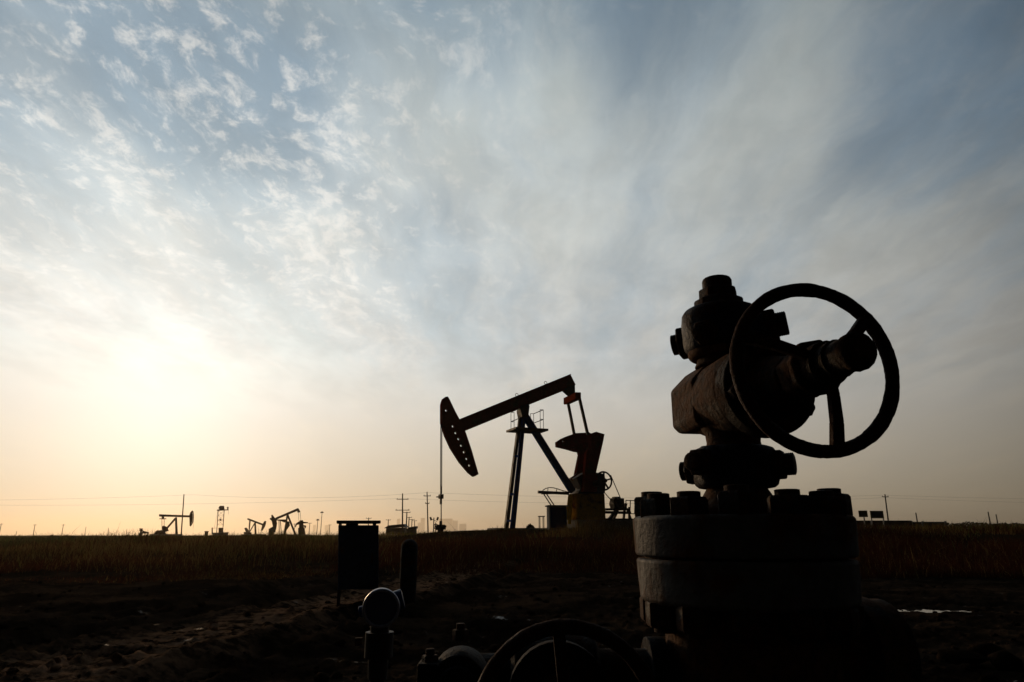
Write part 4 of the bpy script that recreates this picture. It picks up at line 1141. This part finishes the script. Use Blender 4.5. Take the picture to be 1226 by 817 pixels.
    C = at(976.5, 441, 1.30) - Vector((X, Y, 0.8))
    Ax = lambda L: C + n * L
    # rear block: flat forging with cut corners
    def oct_block(L0, L1, wx, hz, ch, name, mat, dz=0.0, taper=1.0, bev=.008):
        vs = []; fs = []
        prof = [(-wx, -hz + ch * .35), (-wx + ch * .35, -hz), (wx - ch * .35, -hz), (wx, -hz + ch * .35), (wx, hz - ch), (wx - ch, hz), (-wx + ch, hz), (-wx, hz - ch)]
        for L, k in ((L0, taper), (L1, 1.0)):
            for x, z_ in prof: vs.append(Ax(L) + side * (x * k) + up * (z_ * k + dz))
        m = len(prof)
        for i in range(m): j = (i + 1) % m; fs.append((i, j, m + j, m + i))
        fs.append(tuple(range(m))); fs.append(tuple(range(m, 2 * m)))
        return MB().add(vs, fs).build(name, M[mat], root, bevel=bev, seg=3)
    oct_block(-.545, -.385, .092, .084, .05, 'rear_bonnet', 'cast', dz=.026, taper=.97)
    MB().lathe(Ax(-.49) + up * .014, n, [(0, .084), (.03, .092), (.20, .096), (.25, .090), (.27, .075)], 44, 0, .004).build('valve_body', M['cast'], root, bevel=.002)
    bonnet = MB().lathe(Ax(-.245), n, [(0, .080), (.02, .080), (.02, .108), (.065, .108), (.07, .104), (.07, .07), (.115, .058), (.16, .046), (.17, .044)], 48).build('bonnet', M['darkcast'], root, bevel=.003)
    for k in range(8):
        t = R(45 * k + 10); q = Ax(-.178) + side * (.086 * math.cos(t)) + up * (.086 * math.sin(t))
        mb = MB(); nut_into(mb, q, n, .0185, .022, .012, .011)
        mb.build('bonnet_nut', M['bolt'], bonnet, bevel=.001)
    MB().lathe(Ax(-.08), n, [(0, .040), (.02, .052), (.05, .055), (.075, .050), (.08, .04)], 6, .25).build('gland_nut', M['darkcast'], root, bevel=.004)
    MB().lathe(Ax(-.012), n, [(0, .048), (.006, .058), (.022, .058), (.03, .046)], 8, .2).build('yoke_nut', M['darkcast'], root, bevel=.003)
    MB().tube(Ax(-.02), Ax(.05), .030, 20).build('stem', M['bolt'], root)
    # handwheel
    Rm, rm = 0.1622, 0.0136
    wheel = MB().torus(Ax(0), n, Rm, rm, 160, 12, .055).build('handwheel', M['wheel'], root, smooth=60)
    hubp = Ax(.035)
    for ang in (-82, 41, 158):
        t = R(ang)
        e = side * math.cos(t) + up * math.sin(t)
        pts = [hubp + e * .02, hubp + e * .06 - n * .002, Ax(.022) + e * .11, Ax(.002) + e * (Rm - .002)]
        mb = MB()
        for a, b, w in zip(pts[:-1], pts[1:], (.018, .020, .023)): mb.bar(a, b + (b - a).normalized() * .003, w, .016, up=n, w2=w * 1.08)
        mb.build('spoke', M['wheel'], wheel, bevel=.003)
    MB().lathe(Ax(.0), n, [(0, .040), (.02, .045), (.046, .043), (.050, .035), (.066, .033), (.068, .0365), (.078, .0365), (.080, .0325), (.118, .0325), (.120, .0355), (.134, .0355), (.139, .033), (.143, .026)], 28, 0, .022).build('hub', M['darkcast'], wheel, smooth=50)
    MB().lathe(Ax(.143), n, [(0, .016), (.004, .016), (.005, .013)], 16).build('stem_end', M['bolt'], wheel)
    # grease fitting on the upper clamp
    MB().lathe(wp(862, 366, 1.66), Vector((0, -1, .3)), [(0, .012), (.02, .012), (.03, .006)], 8).build('grease_fitting', M['bolt'], root)

    # side outlet: gate valve with its own handwheel, low at the left
    zc = at(680, 872, 1.32).z - 0.8
    wc = at(680, 868, 1.32) - Vector((X, Y, 0.8))
    yb = .0
    mb = MB().lathe(Vector((-.1, yb, zc)), (-1, 0, 0), [(0, .07), (.10, .07), (.10, .095), (.14, .095), (.14, .07), (.30, .07)], 36)
    out = mb.build('side_outlet', M['soot'], root, bevel=.003)
    vb = Vector((wc.x, yb, zc))
    mb = MB().lathe(vb + Vector((.10, 0, 0)), (-1, 0, 0), [(0, .075), (.01, .10), (.05, .105), (.15, .105), (.19, .10), (.20, .075)], 36)
    mb.lathe(vb, wc - vb, [(0, .088), (.12, .088), (.12, .105), (.16, .105), (.165, .06), (.22, .04)], 32)
    mb.build('side_valve_body', M['soot'], root, bevel=.003)
    nn = (wc - vb).normalized(); _, a_, b_ = basis(nn)
    sw = MB().torus(wc, nn, .158, .0135, 160, 12, .055).build('side_handwheel', M['wheel'], root, smooth=60)
    mb = MB().lathe(wc - nn * .06, nn, [(0, .026), (.05, .036), (.10, .03)], 20); mb.tube(vb + nn * .2, wc, .016, 12); mb.build('side_hub', M['wheel'], sw)
    for ang in (85, 205, 325):
        t = R(ang); e = a_ * math.cos(t) + b_ * math.sin(t)
        MB().bar(wc + e * .02, wc + e * .157, .022, .016, up=nn).build('side_spoke', M['wheel'], sw, bevel=.003)
    # outlet end: clamp with a bolt on top, at the far left
    ec = at(549, 800, 1.55) - Vector((X, Y, 0.8))
    mb = MB().lathe(Vector((vb.x - .10, yb, zc)), (-1, 0, 0), [(0, .06), (.12, .06)], 28)
    mb.build('outlet_pipe', M['soot'], root)
    rr = 21 * 1.55 / F
    mb = MB().lathe(ec + Vector((0, .10, -.03)), (0, -1, 0), [(0, rr * 1.4), (.02, rr * 1.55), (.10, rr * 1.55), (.12, rr * 1.4), (.12, rr * 1.0), (.14, rr * .95)], 28)
    mb.box(ec + Vector((0.0, .05, -.12)), (rr * 2.6, .10, .18)); mb.tube(ec + Vector((0, .05, -.1)), ec + Vector((0, .05, -.6)), .03, 12)
    mb.box(ec + Vector((-.062, .02, -.02)), (.045, .07, .06)); mb.bar(ec + Vector((.0, .06, -.03)), Vector((vb.x - .2, yb, zc)), .07, .07)
    mb.build('outlet_clamp', M['soot'], root, bevel=.004)
    for q in (Vector((0, .04, rr * 1.2)), Vector((-.062, .02, .0))):
        mb = MB(); nut_into(mb, ec + q, up, .018, .022, .012, .010)
        mb.build('outlet_nut', M['bolt'], root, bevel=.001)
    # right-hand outlet stub with blind flange
    mb = MB().lathe(Vector((.1, 0, zc + .06)), (1, .15, 0), [(0, .07), (.14, .07), (.14, .12), (.19, .12), (.19, .115), (.23, .115), (.235, .05)], 32)
    mb.build('blind_outlet', M['cast'], root, bevel=.003)


# ------------------------------------------------------------------ air, sky, sun
SUN_AZ, SUN_EL = -27.8, 7.4
SUN = Vector((math.sin(R(SUN_AZ)) * math.cos(R(SUN_EL)), math.cos(R(SUN_AZ)) * math.cos(R(SUN_EL)), math.sin(R(SUN_EL))))


def build_haze():
    mt = bpy.data.materials.new('haze'); mt.use_nodes = True
    g = NT(mt.node_tree)
    v = g.n('ShaderNodeVolumePrincipled')
    v.inputs['Color'].default_value = (0.95, 0.84, 0.68, 1)
    v.inputs['Density'].default_value = 1.7e-4
    v.inputs['Anisotropy'].default_value = 0.68
    o = g.n('ShaderNodeOutputMaterial'); g.put(o.inputs['Volume'], v.outputs[0])
    ob = MB().box((0, 0, 35), (19800, 19800, 190)).build('haze', mt, None, smooth=0)
    ob['kind'] = 'stuff'; ob['label'] = 'thin warm haze over the oil field'


def build_sky():
    w = bpy.data.worlds.new('World'); scene.world = w; w.use_nodes = True
    g = NT(w.node_tree)
    D = g.vm('NORMALIZE', g.n('ShaderNodeTexCoord').outputs['Generated'])
    sx = g.n('ShaderNodeSeparateXYZ'); g.put(sx.inputs[0], D)
    dx, dy, dz = sx.outputs
    sky = g.n('ShaderNodeTexSky', sky_type='NISHITA'); sky.sun_disc = False
    sky.sun_elevation = R(SUN_EL); sky.sun_rotation = R(SUN_AZ)
    sky.air_density = 1.0; sky.dust_density = 0.6; sky.ozone_density = 3.0
    clear = g.mix(1.0, sky.outputs[0], (0.100, 0.122, 0.114, 1), 'MULTIPLY')
    hs = g.n('ShaderNodeHueSaturation'); hs.inputs['Saturation'].default_value = .95; g.put(hs.inputs['Color'], clear); clear = hs.outputs[0]
    # angle to the sun, 0..1 for 0..180 degrees
    cg = g.vm('DOT_PRODUCT', D, tuple(SUN))
    gam = g.m('DIVIDE', g.m('ARCCOSINE', g.m('MINIMUM', g.m('MAXIMUM', cg, -1), 1)), math.pi)
    st = lambda deg, v: (deg / 180, (v, v, v))
    bright = g.ramp(gam, [st(0, .82), st(10, .775), st(20, .71), st(30, .63), st(40, .56), st(50, .465), st(60, .34), (72 / 180, (.15,) * 3), (88 / 180, (.03,) * 3), (110 / 180, (.014,) * 3), (1, (.013,) * 3)])
    # height tint of veil / haze layer
    elev = g.m('DIVIDE', g.m('ARCSINE', dz), math.pi / 2)
    tint = g.ramp(elev, [(0, (.76, .59, .39)), (.035, (.83, .70, .52)), (.075, (.92, .83, .69)), (.105, (.97, .915, .82)), (.16, (.985, .98, .94)), (.26, (.93, .985, .975)), (.38, (.82, .92, .95)), (.55, (.62, .77, .84))])
    veil = g.mix(1.0, tint, bright, 'MULTIPLY')
    # cloud plane
    inv = g.m('DIVIDE', 1.0, g.m('ADD', g.m('MAXIMUM', dz, 0.0), 0.13))
    cv = g.n('ShaderNodeCombineXYZ'); g.put(cv.inputs[0], g.m('MULTIPLY', dx, inv)); g.put(cv.inputs[1], g.m('MULTIPLY', dy, inv))
    P = cv.outputs[0]
    wob = g.n('ShaderNodeTexNoise'); g.put(wob.inputs['Vector'], P); wob.inputs['Scale'].default_value = 3.0; wob.inputs['Detail'].default_value = 6
    Pw = g.vm('ADD', P, g.vm('MULTIPLY', g.vm('SUBTRACT', wob.outputs['Color'], (.5, .5, .5)), (0.16, 0.22, 0)))
    def sc(vec, s, off=(0, 0, 0)): return g.vm('ADD', g.vm('MULTIPLY', vec, s), off)
    n1 = g.noise(sc(Pw, (3.2, .85, 1), (3.1, 1.7, 0)), 1.0, 9, .62, 0)
    n2 = g.noise(sc(Pw, (22, 15.0, 1), (7.7, 2.2, 0)), 1.0, 8, .66, 0)
    n3 = g.noise(sc(Pw, (16, 4, 1), (1.3, 8.0, 0)), 1.0, 8, .62, 0)
    def blob(px, py, deg):                                    # soft region around a sky direction
        r_ = ray(px, py).normalized(); return g.sm(g.vm('DOT_PRODUCT', D, tuple(r_)), math.cos(R(deg)), 1.0)
    def addw(acc, x, w_): return g.m('ADD', acc, g.m('MULTIPLY', x, w_))
    dens = g.m('MULTIPLY', g.m('SUBTRACT', n1, .5), 1.95)
    dens = addw(dens, g.m('SUBTRACT', n3, .5), .5)
    dens = g.m('ADD', dens, .60)
    for px, py, dg, w_ in ((575, 5, 9, -.35), (775, 20, 9, -.4), (1226, 70, 15, -.6), (1100, 130, 9, -.12), (900, 120, 12, .1), (1000, 260, 16, .25), (1150, 330, 12, .2), (740, 130, 7, .15), (270, 110, 11, -.5), (60, 60, 15, -.5), (370, 150, 9, -.35), (960, 260, 9, -.1),
                           (480, 140, 8, .35), (640, 200, 10, .3), (120, 270, 10, .3), (1000, 60, 8, .05), (660, 80, 6, .2)): dens = addw(dens, blob(px, py, dg), w_)
    low = g.sm(dz, .50, .14)
    cover = g.m('MAXIMUM', g.sm(dens, -0.35, 1.0, .38, .95), g.m('MULTIPLY', low, 0.98))
    back = g.sm(g.m('ADD', dy, g.m('MULTIPLY', dz, -.55)), .27, -.05)    # unseen sky overhead and behind, closed over to cut fill light
    cover = g.m('MAXIMUM', cover, back)
    veil = g.mix(g.sm(dens, .5, 1.3), veil, g.mix(1.0, veil, (1.10, 1.07, 1.02, 1), 'MULTIPLY'))
    col = g.mix(cover, clear, veil)
    # sunlit puffs, mostly on the left half
    pm = g.m('ADD', g.m('MULTIPLY', g.sm(dx, .12, -.25), .85), .13)
    puff = g.sm(g.m('ADD', n2, g.m('MULTIPLY', g.m('SUBTRACT', n1, .5), .6)), .47, .70)
    puff = g.m('MULTIPLY', g.m('MULTIPLY', puff, pm), g.m('MULTIPLY', g.sm(dz, .18, .36), g.sm(back, 1, 0)))
    pc = g.mix(1.0, bright, (1.32, 1.28, 1.20, 1), 'MULTIPLY')
    col = g.mix(g.m('MULTIPLY', puff, .62), col, pc)
    # soft light and dark mottling of the veil
    strk = g.sm(g.noise(sc(Pw, (5.0, 2.4, 1), (0.4, 5.1, 0)), 1.0, 7, .58), .32, .68, .90, 1.08)
    sc_ = g.n('ShaderNodeCombineXYZ'); [g.put(sc_.inputs[i], strk) for i in range(3)]
    col = g.mix(g.sm(dz, .12, .26), col, g.mix(1.0, col, sc_.outputs[0], 'MULTIPLY'))
    # added darkness in the unseen sky to cut fill: overhead, behind, far left
    saz = g.m('DIVIDE', dx, g.m('SQRT', g.m('ADD', g.m('MULTIPLY', dx, dx), g.m('ADD', g.m('MULTIPLY', dy, dy), 1e-4))))
    wv = g.m('MULTIPLY', g.m('SUBTRACT', g.noise(D, 5.0, 5, .55), .5), .16)
    fill_cut = g.m('MAXIMUM', g.sm(g.m('ADD', dz, wv), .72, .86), g.sm(g.m('ADD', g.m('MULTIPLY', saz, -1.0), wv), .72, .92))
    fill_cut = g.m('MAXIMUM', fill_cut, back)
    dk = g.m('SUBTRACT', 1.0, g.m('MULTIPLY', g.m('MAXIMUM', fill_cut, 0), g.m('SUBTRACT', .96, g.m('MULTIPLY', g.sm(gam, .5, .65), .5))))
    dk_ = g.n('ShaderNodeCombineXYZ'); [g.put(dk_.inputs[i], dk) for i in range(3)]
    col = g.mix(1.0, col, dk_.outputs[0], 'MULTIPLY')
    # aureole of the veiled sun
    au = g.ramp(gam, [st(0, .34), st(4, .28), st(8, .18), st(13, .085), st(20, .03), st(32, .0)])
    au = g.mix(1.0, au, (1.0, .97, .89, 1), 'MULTIPLY')
    col = g.mix(1.0, col, au, 'ADD')
    bg = g.n('ShaderNodeBackground'); g.put(bg.inputs[0], col); bg.inputs[1].default_value = 1.0
    o = g.n('ShaderNodeOutputWorld'); g.put(o.inputs[0], bg.outputs[0])
    sd = bpy.data.lights.new('sun', 'SUN'); sd.energy = 1.0; sd.angle = R(6); sd.color = (1.0, .66, .36)
    so = bpy.data.objects.new('sun', sd); COL.objects.link(so)
    so.rotation_euler = SUN.to_track_quat('Z', 'Y').to_euler()


M['leaf'] = mat_plain('dark_leaf', (0.05, 0.045, 0.02), 0.9, 0.4, 3)

import os
ONLY_SKY = os.environ.get('ONLY_SKY')
build_sky()
if not ONLY_SKY:
    build_ground(); build_puddles(); build_grass(); build_clods()
    build_pumpjack(); build_pump_cabinet(); build_pump_wellhead(); build_far(); build_near(); build_wellhead()
    build_haze()

scene.view_settings.view_transform = 'Standard'
scene.view_settings.look = 'None'
scene.view_settings.exposure = 0.0
scene.view_settings.gamma = 1.0
scene.view_settings.use_curve_mapping = False
scene.render.engine = 'CYCLES'
scene.cycles.use_denoising = True
scene.cycles.max_bounces = 6
scene.cycles.volume_bounces = 1
